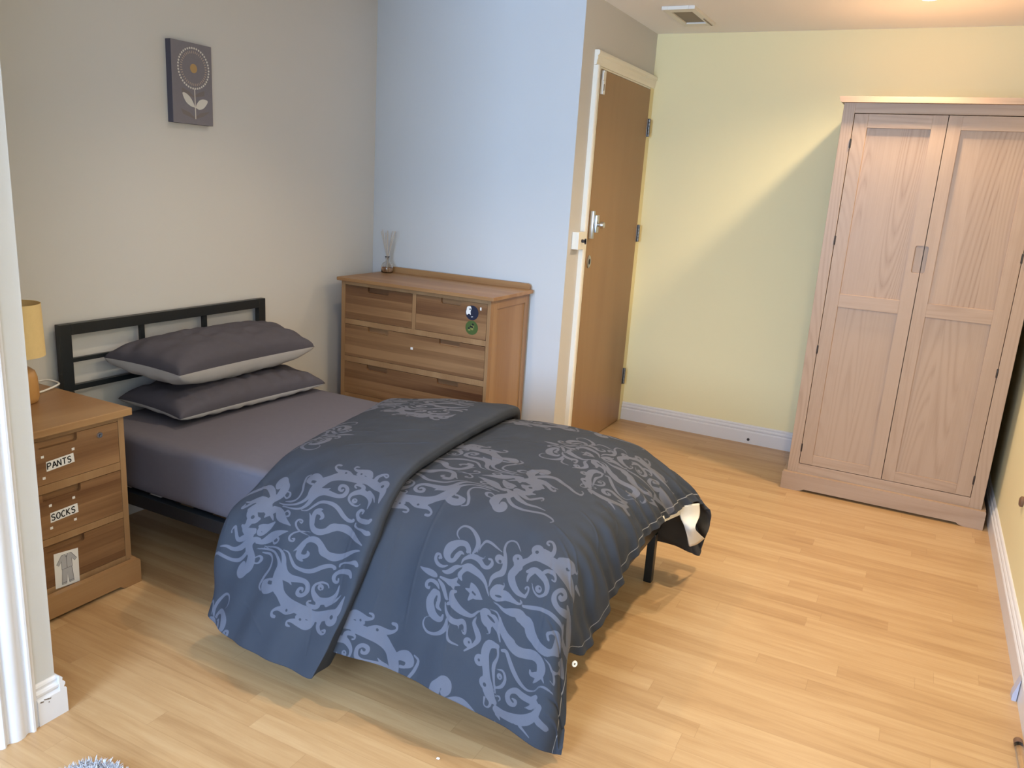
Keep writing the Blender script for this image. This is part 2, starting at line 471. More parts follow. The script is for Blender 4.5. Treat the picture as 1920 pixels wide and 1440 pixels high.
bm = NB(); lathe(bm, [(0, 0), (.010, 0), (.010, .012), (.017, .016), (.017, .030), (.014, .034), (0, .034)], (0, 0, 0), 20, 0, Matrix.Translation((FX+.030, DY0+.056, 1.236)) @ Matrix.Rotation(math.pi/2, 4, 'Y'))
obj('thumb_turn', bm, M['chrome'], lk, 40)
bm = NB(); lathe(bm, [(0, 0), (.024, 0), (.024, .004), (.020, .007), (.012, .007), (.012, .003), (0, .003)], (0, 0, 0), 24, 0, Matrix.Translation((FX, DY0+.042, 1.045)) @ Matrix.Rotation(math.pi/2, 4, 'Y') @ Matrix.Diagonal((1.35, 1, 1, 1)))
e = obj('escutcheon', bm, M['chrome'], door, 40)
bm = NB(); box(bm, FX+.003, FX+.0072, DY0+.039, DY0+.045, 1.030, 1.058, .001); obj('keyhole', bm, M['black'], e)
bm = NB()
box(bm, FX, FX+.016, DY0+.002, DY0+.030, 1.868, 1.978, .002); box(bm, FX+.016, FX+.022, DY0-.02, DY0+.012, 1.93, 1.968, .002)
box(bm, FX+.015, FX+.0165, DY0+.006, DY0+.016, 1.885, 1.915, 0, 1)
obj('night_latch', bm, [M['white_plastic'], M['chip']], door)

# key switch on the short wall
t = thing('wall_switch', 'white square key switch plate on the short grey wall beside the door', 'switch', (XC, 1.398, 1.16))
bm = NB(); box(bm, 0, .031, -.043, .043, -.043, .043, .003); obj('back_box', bm, M['cream_gloss'], t)
bm = NB(); box(bm, .031, .036, -.0435, .0435, -.0435, .0435, .002); obj('faceplate', bm, M['cream_gloss'], t)
bm = NB(); box(bm, .036, .060, -.003, .002, -.009, .007, .001); lathe(bm, [(0, 0), (.008, 0), (.008, .003), (0, .003)], (0, 0, 0), 16, 0, Matrix.Translation((.036, 0, 0)) @ Matrix.Rotation(math.pi/2, 4, 'Y'))
box(bm, .052, .060, -.003, .002, -.016, .012, .001)
obj('key', bm, M['dark_metal'], t)

# small screw head low on the far skirting
bm = NB(); lathe(bm, [(0, 0), (.0085, 0), (.0085, .002), (.006, .0045), (.003, .0045), (.0025, .003), (0, .003)], (0, 0, 0), 16, 0, Matrix.Translation((1.99, YD-.0185, .026)) @ Matrix.Rotation(math.pi/2, 4, 'X'))
tag(obj('screw', bm, M['dark_metal'], None, 40), 'dark round screw head in the white skirting left of the wardrobe', 'screw')

# extractor vent on the ceiling
t = thing('ceiling_vent', 'white square ceiling vent with a grey filter panel near the door', 'vent', (1.487, 1.90, ROOM_H))
bm = NB()
for a in ((-.082, -.052, -.205, .205), (.052, .082, -.205, .205), (-.052, .052, -.205, -.140), (-.052, .052, .140, .205)):
    box(bm, a[0], a[1], a[2], a[3], -.016, 0, .002)
obj('frame', bm, M['white_plastic'], t)
bm = NB(); box(bm, -.052, .052, -.14, .14, -.009, 0); obj('filter', bm, M['vent_grey'], t)
bm = NB(); box(bm, .066, .073, .02, .19, -.019, -.016, .001); obj('catch', bm, M['vent_grey'], t)

# ------------------------------------------------------------------ ceiling lamps
def spot_lamp(x, y, power, label):
    t = thing('ceiling_spotlight', label, 'ceiling light', (x, y, ROOM_H), 0, 'ceiling spotlights')
    bm = NB(); lathe(bm, [(.048, 0), (.048, -.006), (.044, -.011), (.037, -.013), (.034, -.010), (.034, 0)], (0, 0, 0), 40)
    obj('trim_ring', bm, M['white_plastic'], t, 40)
    bm = NB(); lathe(bm, [(.033, 0), (.033, -.020), (.028, -.026), (0, -.028)], (0, 0, 0), 32); obj('bulb', bm, M['bulb'], t, 40)
    d = bpy.data.lights.new('spot_beam', 'SPOT'); d.energy = power; d.color = SPOT_COLOR; d.shadow_soft_size = .035
    d.spot_size = math.radians(154 if x+y > 3 else 124 if x < 2 else 150); d.spot_blend = 1.0
    lo = bpy.data.objects.new('spot_beam', d); COL.objects.link(lo); lo.parent = t; lo.location = (0, 0, -.066)
for i, (x, y, p) in enumerate(SPOTS):
    spot_lamp(x, y, p, 'lit ceiling spotlight just in front of the tall wardrobe' if i == 0 else 'lit ceiling spotlight over the floor beyond the foot of the bed' if i == 1 else 'lit ceiling spotlight straight above the bed' if i == 2 else 'added fill spotlight on the ceiling at the window end of the room')

# ------------------------------------------------------------------ furniture
def notch_poly(x0, x1, z0, z1, notches, d, r=.009):
    """front outline with finger-pull cuts in the top edge"""
    p = [(x0, z0), (x1, z0), (x1, z1)]
    for a, b in sorted(notches, reverse=True):
        p += [(b, z1)]
        for k in range(5): t = k/4*math.pi/2; p.append((b-r+r*math.cos(t), z1-d+r-r*math.sin(t)))
        for k in range(5): t = k/4*math.pi/2; p.append((a+r-r*math.sin(t), z1-d+r-r*math.cos(t)))
        p += [(a, z1)]
    p.append((x0, z1))
    q = []
    for a in p:
        if not q or abs(a[0]-q[-1][0])+abs(a[1]-q[-1][1]) > 1e-5: q.append(a)
    return q

def drawer(parent, x0, x1, z0, z1, yf, notches, d=.026):
    bm = NB()
    prism(bm, notch_poly(x0, x1, z0, z1, notches, d), yf, yf+.014, 'y', 0, .0012)
    box(bm, x0+.001, x1-.001, yf+.0135, yf+.03, z0+.001, z1-.001)
    return obj('drawer', bm, M['oak_stave'], parent)

def plinth(bm, x0, x1, y0, y1, h, cut=.07, ch=.013):
    """moulded base board with a shallow cut-out along the front"""
    p = [(x0, 0), (x0+cut-.02, 0), (x0+cut, ch*.35), (x0+cut+.012, ch), (x1-cut-.012, ch), (x1-cut, ch*.35), (x1-cut+.02, 0), (x1, 0), (x1, h-.006), (x1-.004, h), (x0+.004, h), (x0, h-.006)]
    prism(bm, p, y0, y0+.022, 'y')
    box(bm, x0, x0+.02, y0+.022, y1, 0, h, .002); box(bm, x1-.02, x1, y0+.022, y1, 0, h, .002)

# chest of drawers: origin at the middle of its back edge on the floor, front faces -y
cx = .561
t = thing('chest_of_drawers', 'brown oak chest of drawers against the daylit grey wall', 'chest of drawers', (cx, YB-.020, 0))
X0, X1, YF, YBk = .126-cx, .996-cx, .8813-(YB-.020), 0.0
bm = NB()
box(bm, X0, X0+.024, YF, YF+.03, .08, .884, .0015); box(bm, X1-.018, X1, YF, YF+.03, .08, .884, .0015)
box(bm, X0+.024, X1-.018, YF, YF+.03, .866, .884)
box(bm, X0+.024, X1-.018, YF+.001, YF+.03, .665, .692, .001); box(bm, X0+.024, X1-.018, YF+.001, YF+.03, .468, .497, .001)
box(bm, X0+.024, X1-.018, YF+.001, YF+.03, .272, .300, .001); box(bm, X0+.024, X1-.018, YF+.001, YF+.03, .08, .100, .001)
box(bm, .5605-cx, .5815-cx, YF, YF+.03, .692, .866, .001)
box(bm, X0+.002, X1-.012, YF+.032, YBk, .08, .884)
obj('carcass', bm, M['oak_z'], t)
bm = NB()     # framed side panel
box(bm, X1-.012, X1, YF+.03, YF+.066, .08, .884, .001); box(bm, X1-.012, X1, YBk-.04, YBk, .08, .884, .001)
box(bm, X1-.012, X1, YF+.066, YBk-.04, .838, .884, .001); box(bm, X1-.012, X1, YF+.066, YBk-.04, .08, .13, .001)
box(bm, X1-.0119, X1-.007, YF+.066, YBk-.04, .13, .838)
obj('side_panel', bm, M['oak_z'], t)
bm = NB(); box(bm, .1085-cx, 1.017-cx, .8627-(YB-.02), YBk, .884, .9015, .0025); obj('top', bm, M['oak'], t)
bm = NB(); prism(bm, [(.150-cx, .9015), (1.002-cx, .9015), (1.002-cx, .917), (.997-cx, .926), (.988-cx, .931), (.160-cx, .931), (.150-cx, .925)], YBk-.016, YBk, 'y', 0, .001)
obj('upstand', bm, M['oak'], t)
bm = NB(); plinth(bm, .112-cx, 1.012-cx, .866-(YB-.02), YBk, .080); obj('plinth', bm, M['oak'], t)
drawer(t, .1515-cx, .559-cx, .694, .8645, YF+.001, [(.291-cx, .418-cx)])
dR = drawer(t, .5835-cx, .9765-cx, .694, .8645, YF+.001, [(.724-cx, .836-cx)])
d3 = drawer(t, .1515-cx, .9765-cx, .499, .663, YF+.001, [(.296-cx, .421-cx), (.722-cx, .838-cx)])
drawer(t, .1515-cx, .9765-cx, .302, .466, YF+.001, [(.292-cx, .42-cx), (.718-cx, .838-cx)])
drawer(t, .1515-cx, .9765-cx, .102, .270, YF+.001, [(.292-cx, .42-cx), (.718-cx, .838-cx)])
yo = YF+.0004
bm = NB(); O = (.897-cx, yo-.0004, .815)
prism(bm, [(O[0]+a, O[2]+b) for a, b in circ(.035, 28)], yo-.0003, yo+.001, 'y', 0)
blob(bm, [(-.030, .010), (-.026, .026), (-.010, .030), (-.004, .020), (-.008, .004), (-.006, -.010), (-.016, -.006), (-.027, -.012), (-.032, 0)], (O[0], yo-.0006, O[2]), (1, 0, 0), (0, 0, 1), 1)
blob(bm, circ(.004, 10, -.011, .016), (O[0], yo-.0008, O[2]), (1, 0, 0), (0, 0, 1), 0)
ribbon(bm, [(-.004, -.020), (.006, -.018)], .003, (O[0], yo-.0006, O[2]), (1, 0, 0), (0, 0, 1), 1)
s = obj('sticker', bm, [M['sticker_navy'], M['paper']], dR); s['label'] = 'round navy and white sticker'
bm = NB(); O = (.899-cx, yo, .744)
prism(bm, [(O[0]+a, O[2]+b) for a, b in circ(.034, 28)], yo-.0003, yo+.001, 'y', 0)
random.seed(5)
for k in range(9):
    a = random.uniform(0, 6.28); r = random.uniform(.004, .022)
    blob(bm, [(r*math.cos(a)+random.uniform(.004, .008)*math.cos(q*1.047), r*math.sin(a)+random.uniform(.003, .006)*math.sin(q*1.047)) for q in range(6)], (O[0], yo-.0005-.00004*k, O[2]), (1, 0, 0), (0, 0, 1), 1+k % 2)
s = obj('sticker', bm, [M['sticker_green'], M['sticker_olive'], M['black']], dR); s['label'] = 'round green camouflage sticker'
bm = NB(); box(bm, .939-cx, .947-cx, yo-.0006, yo+.001, .832, .846, .0002); obj('adhesive_tab', bm, M['paper'], dR)
bm = NB(); box(bm, .558-cx, .572-cx, yo-.0006, yo+.001, .588, .600, .0002); obj('adhesive_tab', bm, M['paper'], d3)

# bedside cabinet: front faces +x, so it is built facing -y and turned a quarter
ny = -.905
t = thing('bedside_cabinet', 'small brown oak three drawer bedside cabinet left of the bed', 'bedside cabinet', (.02, ny, 0), math.pi/2)
F = -(.4828-.02); HW = .2285
bm = NB()
box(bm, -HW, -HW+.021, F, F+.03, .07, .599, .0015); box(bm, HW-.021, HW, F, F+.03, .07, .599, .0015)
for a, b in ((.582, .599), (.413, .440), (.241, .264), (.07, .100)): box(bm, -HW+.021, HW-.021, F+.001, F+.03, a, b, .001)
box(bm, -HW+.001, HW-.001, F+.032, 0, .07, .599)
obj('carcass', bm, M['oak_z'], t)
bm = NB(); box(bm, -.2476, .2476, -(.5028-.02), .012, .599, .6231, .0025); obj('top', bm, M['oak'], t)
bm = NB(); plinth(bm, -.2396, .2396, -(.5133-.02), 0, .086); obj('plinth', bm, M['oak'], t)
LET = {'P': [[(0, 0), (.05, 1)], [(.03, .98), (.55, .95), (.6, .65), (.4, .48), (.05, .45)]], 'A': [[(0, 0), (.35, 1)], [(.35, 1), (.75, 0)], [(.12, .38), (.62, .38)]],
       'N': [[(0, 0), (.04, 1)], [(.04, 1), (.6, 0)], [(.6, 0), (.64, 1)]], 'T': [[(0, 1), (.7, .98)], [(.35, 1), (.33, 0)]],
       'S': [[(.62, .86), (.4, 1), (.1, .85), (.15, .6), (.5, .45), (.6, .2), (.35, 0), (.02, .14)]], 'O': [[(.35, 1), (.05, .7), (.05, .25), (.32, 0), (.6, .25), (.62, .75), (.35, 1)]],
       'C': [[(.6, .85), (.35, 1), (.06, .7), (.05, .25), (.3, 0), (.6, .15)]], 'K': [[(0, 0), (.03, 1)], [(.58, 1), (.05, .45)], [(.15, .52), (.62, 0)]]}
def word_label(parent, word, cx_, cz_, w, h, tilt, y, worn=()):
    bm = NB(); c, s_ = math.cos(tilt), math.sin(tilt)
    ex, ey = (c, 0, s_), (-s_, 0, c)
    P = lambda a, b: (cx_+a*c-b*s_, cz_+a*s_+b*c)
    prism(bm, [P(-w/2, -h/2), P(w/2, -h/2+.002), P(w/2-.001, h/2), P(-w/2+.002, h/2-.001)], y-.0004, y+.0005, 'y')
    st = w*.89/len(word)
    for k, ch in enumerate(word):
        for ln in LET[ch]:
            if k in worn: ln = ln[:max(2, len(ln)//2+1)]
            ribbon(bm, [(a*st*1.12, b*h*.60) for a, b in ln], h*.115, (cx_+(-w*.46+k*st)*c+h*.31*s_, y-.0007, cz_+(-w*.46+k*st)*s_-h*.31*c), ex, ey, 1, len(ln) > 2)
    return obj('paper_label', bm, [M['paper'], M['black']], parent)
def tabs(parent, pts, y):
    for a, b in pts:
        bm = NB(); box(bm, a-.0045, a+.0045, y-.0006, y+.0005, b-.004, b+.004, .0002); obj('adhesive_tab', bm, M['paper'], parent)
YF2 = F+.001
ds = []
for a, b in ((.442, .5805), (.266, .4115), (.102, .2395)):
    ds.append(drawer(t, -HW+.0225, HW-.0225, a, b, YF2, [(-.063, .063)], .025))
l = word_label(ds[0], 'PANTS', .0025, .5045-.005, .092, .032, .05, YF2, (3,)); l['label'] = 'worn white label reading PANTS'
tabs(ds[0], [(-.052, .531), (.047, .530), (-.052, .463)], YF2)
l = word_label(ds[1], 'SOCKS', .0025, .331, .093, .033, .03, YF2); l['label'] = 'white label reading SOCKS'
tabs(ds[1], [(-.040, .370), (.037, .371), (-.042, .296), (.037, .297)], YF2)
bm = NB(); yo = YF2
prism(bm, [(-.045, .082+.006), (.036, .076+.006), (.038, .198), (-.043, .207)], yo-.0004, yo+.0005, 'y')
O = (-.003, yo-.0007, .143); E1, E2 = (1, 0, 0), (0, 0, 1)
blob(bm, [(-.016, .050), (-.006, .047), (.006, .047), (.016, .050), (.034, .024), (.027, .018), (.017, .030), (.018, .002), (-.018, .002), (-.017, .030), (-.027, .018), (-.034, .024)], O, E1, E2, 2, False)
blob(bm, [(-.016, .001), (.016, .001), (.020, -.050), (.005, -.050), (0, -.015), (-.005, -.050), (-.020, -.050)], O, E1, E2, 2, False)
O2 = (O[0], O[1]-.0003, O[2])
for ln in ([(-.016, .050), (-.034, .024), (-.027, .018), (-.017, .030), (-.018, .002), (.018, .002), (.017, .030), (.027, .018), (.034, .024), (.016, .050), (-.016, .050)],
           [(0, .047), (0, .002)], [(-.006, .050), (0, .038), (.006, .050)], [(-.016, .001), (-.020, -.050), (-.005, -.050), (0, -.015), (.005, -.050), (.020, -.050), (.016, .001)], [(-.019, -.044), (-.005, -.044)], [(.019, -.044), (.005, -.044)], [(-.008, -.060), (.010, -.060)]):
    ribbon(bm, ln, .0016, O2, E1, E2, 1, False)
l = obj('picture_card', bm, [M['paper'], M['pencil'], M['pencil_light']], ds[2]); l['label'] = 'white card with a pencil drawing of pyjamas'
bm = NB()
MX = Matrix.Translation((.139, YF2, .5525)) @ Matrix.Rotation(math.pi/2, 4, 'X')
lathe(bm, [(0, 0), (.010, 0), (.010, .003), (.0085, .005), (.005, .005), (.0045, .003), (0, .003)], (0, 0, 0), 20, 0, MX); box(bm, .1383, .1397, YF2-.0042, YF2-.002, .548, .557, 0, 1)
obj('lock', bm, [M['chrome'], M['black']], ds[0], 40)

# table lamp on the bedside cabinet
t = thing('table_lamp', 'small table lamp with a mustard drum shade on the bedside cabinet', 'lamp', (.20, -.832, .6231))
bm = NB(); lathe(bm, [(0, 0), (.040, 0), (.047, .006), (.051, .022), (.051, .055), (.049, .085), (.043, .105), (.030, .116), (.012, .119), (0, .119)], (0, 0, 0), 40); obj('base', bm, M['lamp_base'], t, True)
bm = NB(); lathe(bm, [(.006, .115), (.006, .20), (.014, .20), (.014, .235), (0, .235)], (0, 0, 0), 16); obj('stem', bm, M['white_plastic'], t, 40)
bm = NB(); lathe(bm, [(.078, .158), (.075, .328), (.0735, .328), (.0765, .158), (.078, .158)], (0, 0, 0), 48)
sh = obj('lamp_shade', bm, M['lamp_shade'], t, 40)
bm = NB()
for k in range(3):
    a = k*2.094; tube(bm, [(.012*math.cos(a), .012*math.sin(a), .225), (.074*math.cos(a), .074*math.sin(a), .30)], .0012, 6)
obj('spider', bm, M['white_plastic'], sh)
bm = NB(); tube(bm, smooth_line([(-.03, .046, .012), (-.055, .105, .007), (-.07, .165, .013), (-.100, .192, .012), (-.145, .185, .016), (-.165, .155, .012), (-.155, .120, .008), (-.12, .09, .006), (-.15, .03, .006), (-.172, -.02, .004)]), .0035, 8)
obj('cable', bm, M['white_plastic'], t, True)

# wardrobe
wx = .5*(2.281+3.188)
t = thing('wardrobe', 'tall pale ash two door wardrobe in the far right corner', 'wardrobe', (wx, 1.736, 0))
L = lambda x: x-wx
yb = 2.352-1.736
bm = NB()
prism(bm, [(L(2.281), 1.8923), (L(3.188), 1.8923), (L(3.190), 1.884), (L(3.183), 1.870), (L(3.178), 1.867), (L(2.291), 1.867), (L(2.286), 1.870), (L(2.279), 1.884)], -.026, yb, 'y', 0, .002)
obj('cornice', bm, M['ash_x'], t)
bm = NB()
box(bm, L(2.300), L(2.350), 0, .04, .088, 1.867, .001); box(bm, L(3.116), L(3.169), 0, .04, .088, 1.867, .001)
box(bm, L(2.300), L(2.318), .04, yb, .03, 1.867); box(bm, L(3.151), L(3.169), .04, yb, .03, 1.867)
box(bm, L(2.318), L(3.151), yb-.012, yb, .03, 1.867); box(bm, L(2.318), L(3.151), .034, yb-.012, .05, .07)
obj('carcass', bm, M['ash'], t)
for a, b in ((1.823, 1.867), (.088, .138)):
    bm = NB(); box(bm, L(2.350), L(3.116), 0, .03, a, b, .001); obj('rail', bm, M['ash_x'], t)
bm = NB(); plinth(bm, L(2.281), L(3.188), -.024, yb, .0905, .10, .013); obj('plinth', bm, M['ash_x'], t)
def wdoor(x0, x1, side, nx0, nx1):
    r = obj('door', *(lambda b: (b, M['ash']))(frame_bm(x0, x1, side, nx0, nx1)), t)
    a, b = (x0+.059, x1-.059) if side == 'l' else (x0+.053, x1-.062)
    for nm, z0, z1 in (('panel', 1.005, 1.760), ('panel', .191, .943)):
        bm = NB(); box(bm, L(a)-.001, L(b)+.001, .010, .018, z0-.002, z1+.002); obj(nm, bm, M['ash'], r)
    for z0, z1 in ((1.760, 1.820), (.943, 1.005), (.141, .191)):
        bm = NB(); box(bm, L(a), L(b), .0006, .02, z0, z1, .001); obj('rail', bm, M['ash_x'], r)
    hx = x0-.0005 if side == 'l' else x1+.0005
    for hz in ((1.690, 1.252, .726, .222) if side == 'l' else (1.690, 1.240, .732, .224)):
        bm = NB(); lathe(bm, [(0, 0), (.0025, 0), (.0028, .002), (.0028, .040), (.0025, .042), (0, .042)], (L(hx), -.001, hz-.021), 10)
        box(bm, L(hx)-.004, L(hx)+.004, 0.0, .002, hz-.020, hz+.020); obj('hinge', bm, M['dark_metal'], r, 40)
def frame_bm(x0, x1, side, nx0, nx1):
    bm = NB(); z0, z1 = .141, 1.820
    n0, n1, rr = 1.136, 1.259, .010
    if side == 'l':
        box(bm, L(x0), L(x0+.059), 0, .02, z0, z1, .001)
        p = [(L(x1-.059), z0), (L(x1), z0), (L(x1), n0)]
        p += [(L(nx0)+rr-rr*math.sin(k/4*1.571), n0+rr-rr*math.cos(k/4*1.571)) for k in range(5)]
        p += [(L(nx0)+rr-rr*math.cos(k/4*1.571), n1-rr+rr*math.sin(k/4*1.571)) for k in range(5)]
        p += [(L(x1), n1), (L(x1), z1), (L(x1-.059), z1)]
        prism(bm, p, 0, .02, 'y', 0, .001); box(bm, L(x1-.055), L(x1), .017, .026, n0-.01, n1+.01)
    else:
        box(bm, L(x1-.062), L(x1), 0, .02, z0, z1, .001)
        p = [(L(x0), z0), (L(x0+.053), z0), (L(x0+.053), z1), (L(x0), z1), (L(x0), n1)]
        p += [(L(nx1)-rr+rr*math.sin(k/4*1.571), n1-rr+rr*math.cos(k/4*1.571)) for k in range(5)]
        p += [(L(nx1)-rr+rr*math.cos(k/4*1.571), n0+rr-rr*math.sin(k/4*1.571)) for k in range(5)]
        p += [(L(x0), n0)]
        prism(bm, p, 0, .02, 'y', 0, .001); box(bm, L(x0), L(x0+.05), .019, .027, n0-.01, n1+.01)
    return bm
wdoor(2.3525, 2.7315, 'l', 2.696, None)
wdoor(2.7345, 3.1135, 'r', None, 2.751)

# canvas picture over the bed
t = thing('canvas_picture', 'small grey canvas with a dotted flower on the wall above the bed', 'picture', (0, .059, 1.721))
w, h, dx = .100, .1537, .030
bm = NB(); box(bm, .0005, dx, -w, w, -h, h, .0012, 0)
for f in bm.faces:
    if f.calc_center_median().x < dx-.0005: f.material_index = 1
E1, E2 = (0, 1, 0), (0, 0, 1)
O = (dx+.0003, 0, 0); fc = (.007, .059)
for q in ([(-.054, -.018), (-.02, -.030), (.004, -.046), (.03, -.030), (.058, -.020), (.058, -.040), (.004, -.050), (-.054, -.036)], [(-.062, -.098), (-.02, -.110), (.006, -.128), (.035, -.108), (.085, -.098), (.050, -.120), (.006, -.134), (-.052, -.118)]):
    blob(bm, q, O, E1, E2, 5, False)
O = (dx+.0006, 0, 0)
for k in range(42):
    a = k*2*math.pi/42
    blob(bm, circ(.0042, 8, fc[0]+.076*math.cos(a), fc[1]+.076*math.sin(a)), O, E1, E2, 2, False)
    ribbon(bm, [(fc[0]+.0565*math.cos(a+.05), fc[1]+.0565*math.sin(a+.05)), (fc[0]+.066*math.cos(a+.05), fc[1]+.066*math.sin(a+.05))], .003, O, E1, E2, 3, False)
blob(bm, circ(.0175, 20, *fc), O, E1, E2, 4, False)
ribbon(bm, [(.009, -.018), (.010, -.133)], .0042, O, E1, E2, 2, False)
blob(bm, [(.008, -.089), (-.014, -.085), (-.038, -.069), (-.052, -.040), (-.036, -.038), (-.014, -.052), (.002, -.074)], O, E1, E2, 2)
blob(bm, [(.011, -.089), (.030, -.095), (.054, -.086), (.074, -.060), (.056, -.053), (.034, -.058), (.018, -.074)], O, E1, E2, 2)
obj('canvas', bm, [M['canvas'], M['canvas_side'], M['art_white'], M['art_tan'], M['art_ochre'], M['art_brown']], t)

# reed diffuser on the chest
t = thing('reed_diffuser', 'glass reed diffuser with pale sticks on the chest of drawers', 'diffuser', (.158, 1.225, .9015))
bm = NB(); lathe(bm, [(0, 0), (.026, 0), (.031, .003), (.034, .016), (.032, .034), (.024, .050), (.013, .060), (.011, .064), (.011, .084), (.0135, .086), (.0135, .089), (.009, .089), (.009, .063), (.011, .059), (.021, .049), (.029, .034), (.031, .016), (.028, .005), (0, .004)], (0, 0, 0), 32)
obj('bottle', bm, M['glass'], t, True)
bm = NB(); lathe(bm, [(0, .0045), (.027, .0055), (.0305, .016), (.0285, .031), (0, .031)], (0, 0, 0), 32); obj('fragrance_oil', bm, M['oil'], t, True)
random.seed(3)
for a, r in ((3.0, .050), (2.3, .022), (1.2, .030), (.3, .028), (0.1, .044), (4.4, .018), (5.3, .034), (3.5, .030)):
    bm = NB(); tube(bm, [(-.006*math.cos(a), -.006*math.sin(a), .008), (.004*math.cos(a), .004*math.sin(a), .086), (r*math.cos(a), r*math.sin(a), .225+random.uniform(-.012, .008))], .0024, 6)
    obj('reed', bm, M['reed'], t)

# ---- duvet surface (metres): control nets and dense sheets
def crom(P, n, axis):
    """Catmull-Rom refinement of a control array along an axis, n[i] steps in span i."""
    P = np.moveaxis(np.asarray(P, float), axis, 0)
    Q = np.concatenate([2*P[:1]-P[1:2], P, 2*P[-1:]-P[-2:-1]])
    out = []
    for i in range(len(P)-1):
        a, b, c, d = Q[i], Q[i+1], Q[i+2], Q[i+3]
        for k in range(n[i]):
            t = k/n[i]
            out.append(.5*((2*b)+(c-a)*t+(2*a-5*b+4*c-d)*t*t+(3*b-a-3*c+d)*t**3))
    out.append(P[-1])
    return np.moveaxis(np.array(out), 0, axis)

def li(x, xs, ys):
    return float(np.interp(x, xs, ys))

def sec_in(x):
    zt = li(x, (.70, .9, 1.03, 1.2, 1.42, 1.6, 1.78, 1.92), (.445, .465, .485, .515, .535, .545, .545, .525))
    hz = li(x, (.9, 1.42, 1.6, 1.8, 1.95, 2.05), (.10, .085, .10, .085, .06, .03))
    hy = li(x, (.9, 1.42, 1.7, 1.95), (-.74, -.745, -.75, -.745))
    k = (zt-.25)/.295
    fy = li(x, (.7, .95, 1.1), (-.06, -.0, 0))
    return np.array([(.50+fy, .11), (.475+fy, .29*k+.02), (.435+fy, zt-.055), (.33+fy*.5, zt-.015), (.12, zt), (-.1, zt),
                     (-.3, zt-.004), (-.46, zt-.018), (-.585, zt-.075), (-.66, .375), (-.705, .26), (hy+.015, .16), (hy, hz)])

def sec_out(x):
    a = sec_in(x)
    w = li(x, (.72, .9, 1.1, 1.5), (.055, .068, .066, .052))
    o = a.copy()
    o[0] = (a[0][0]+.02, .25); o[1] = (a[1][0]+.025, a[1][1]+.05); o[2] += (.02, w*.75)
    for j in (3, 4, 5, 6): o[j][1] += w
    o[7] = (-.475, a[7][1]+w*.95); o[8] = (-.615, a[8][1]+w*.85)
    hy = li(x, (.95, 1.05, 1.42), (-.765, -.80, -.826))
    o[9] = (-.705, .385); o[10] = (-.748, .25); o[11] = (hy+.025, .12); o[12] = (hy, .032)
    return o

def lift(N, dz, wr):
    """raise the near hanging columns: the quilt bellies out towards the room as it hangs"""
    c = np.array((2.7379, -2.3592, 1.4232))
    for j, d in zip((9, 10, 11, 12), dz):
        for i in range(len(N)):
            z = N[i, j, 2]; s = (c[2]-z-d*wr[i])/(c[2]-z)
            N[i, j] = c+s*(N[i, j]-c)
    return N

def main_net():
    rows = []
    for x in (1.03, 1.2, 1.42, 1.6, 1.78, 1.92):
        rows.append([(x, y, z) for y, z in sec_in(x)])
    rows.append([(2.05, .50, .10), (2.05, .485, .28), (2.03, .43, .425), (2.03, .33, .455), (2.03, .12, .475), (2.03, -.1, .485), (2.03, -.3, .485),
                 (2.03, -.45, .47), (2.03, -.575, .43), (2.05, -.655, .34), (2.055, -.695, .23), (2.06, -.725, .12), (2.06, -.74, .035)])
    rows.append([(2.12, .50, .09), (2.13, .495, .265), (2.12, .44, .38), (2.10, .33, .40), (2.09, .12, .42), (2.085, -.1, .425), (2.085, -.3, .405),
                 (2.085, -.44, .37), (2.075, -.555, .345), (2.085, -.635, .28), (2.095, -.675, .19), (2.105, -.70, .105), (2.105, -.725, .025)])
    rows.append([(2.165, .505, .085), (2.19, .505, .26), (2.165, .42, .335), (2.135, .32, .345), (2.115, .14, .352), (2.11, -.07, .36), (2.105, -.25, .30),
                 (2.105, -.41, .235), (2.10, -.53, .20), (2.085, -.60, .225), (2.10, -.645, .16), (2.12, -.675, .095), (2.13, -.715, .02)])
    return lift(np.array(rows), (.008, .018, .030, .045), [1]*6+[.5, 0, 0])

def flap_net():
    xn = (.74, .74, .75, .79, .865, .915, .95, .975, .985, .965, .95, .945, .94)
    xe = (1.36, 1.37, 1.39, 1.415, 1.435, 1.445, 1.46, 1.475, 1.49, 1.49, 1.475, 1.45, 1.42)
    rows = []
    for f in (('n', .10, .06), ('n', .025, .12), ('n', 0, .45), ('n', .028, .85), ('n', .10, 1), ('m', .5, 1), ('e', -.11, 1), ('e', -.018, 1), ('e', .002, .72), ('e', -.001, .34), ('e', -.016, .10)):
        r = []
        for j in range(13):
            x = xn[j]+f[1] if f[0] == 'n' else xe[j]+f[1] if f[0] == 'e' else xn[j]*(1-f[1])+xe[j]*f[1]
            k = f[2] if f[0] != 'n' or j < 9 else f[2]+(1-f[2])*(.1 if j == 9 else .2)
            p = sec_in(x)[j]*(1-k)+sec_out(x)[j]*k
            r.append((x, p[0], p[1]))
        rows.append(r)
    return lift(np.array(rows), (.010, .025, .045, .060), [0, 0, .4, .85, 1, 1, 1, 1, .75, .3, 0])

def vnoise(a, b, s, seed):
    g = np.random.RandomState(seed).rand(256, 256)-.5
    x = a/s+57; y = b/s+57
    i = np.floor(x).astype(int); j = np.floor(y).astype(int); u = x-i; v = y-j
    u = u*u*(3-2*u); v = v*v*(3-2*v)
    G = lambda p, q: g[p % 256, q % 256]
    return (G(i, j)*(1-u)+G(i+1, j)*u)*(1-v)+(G(i, j+1)*(1-u)+G(i+1, j+1)*u)*v

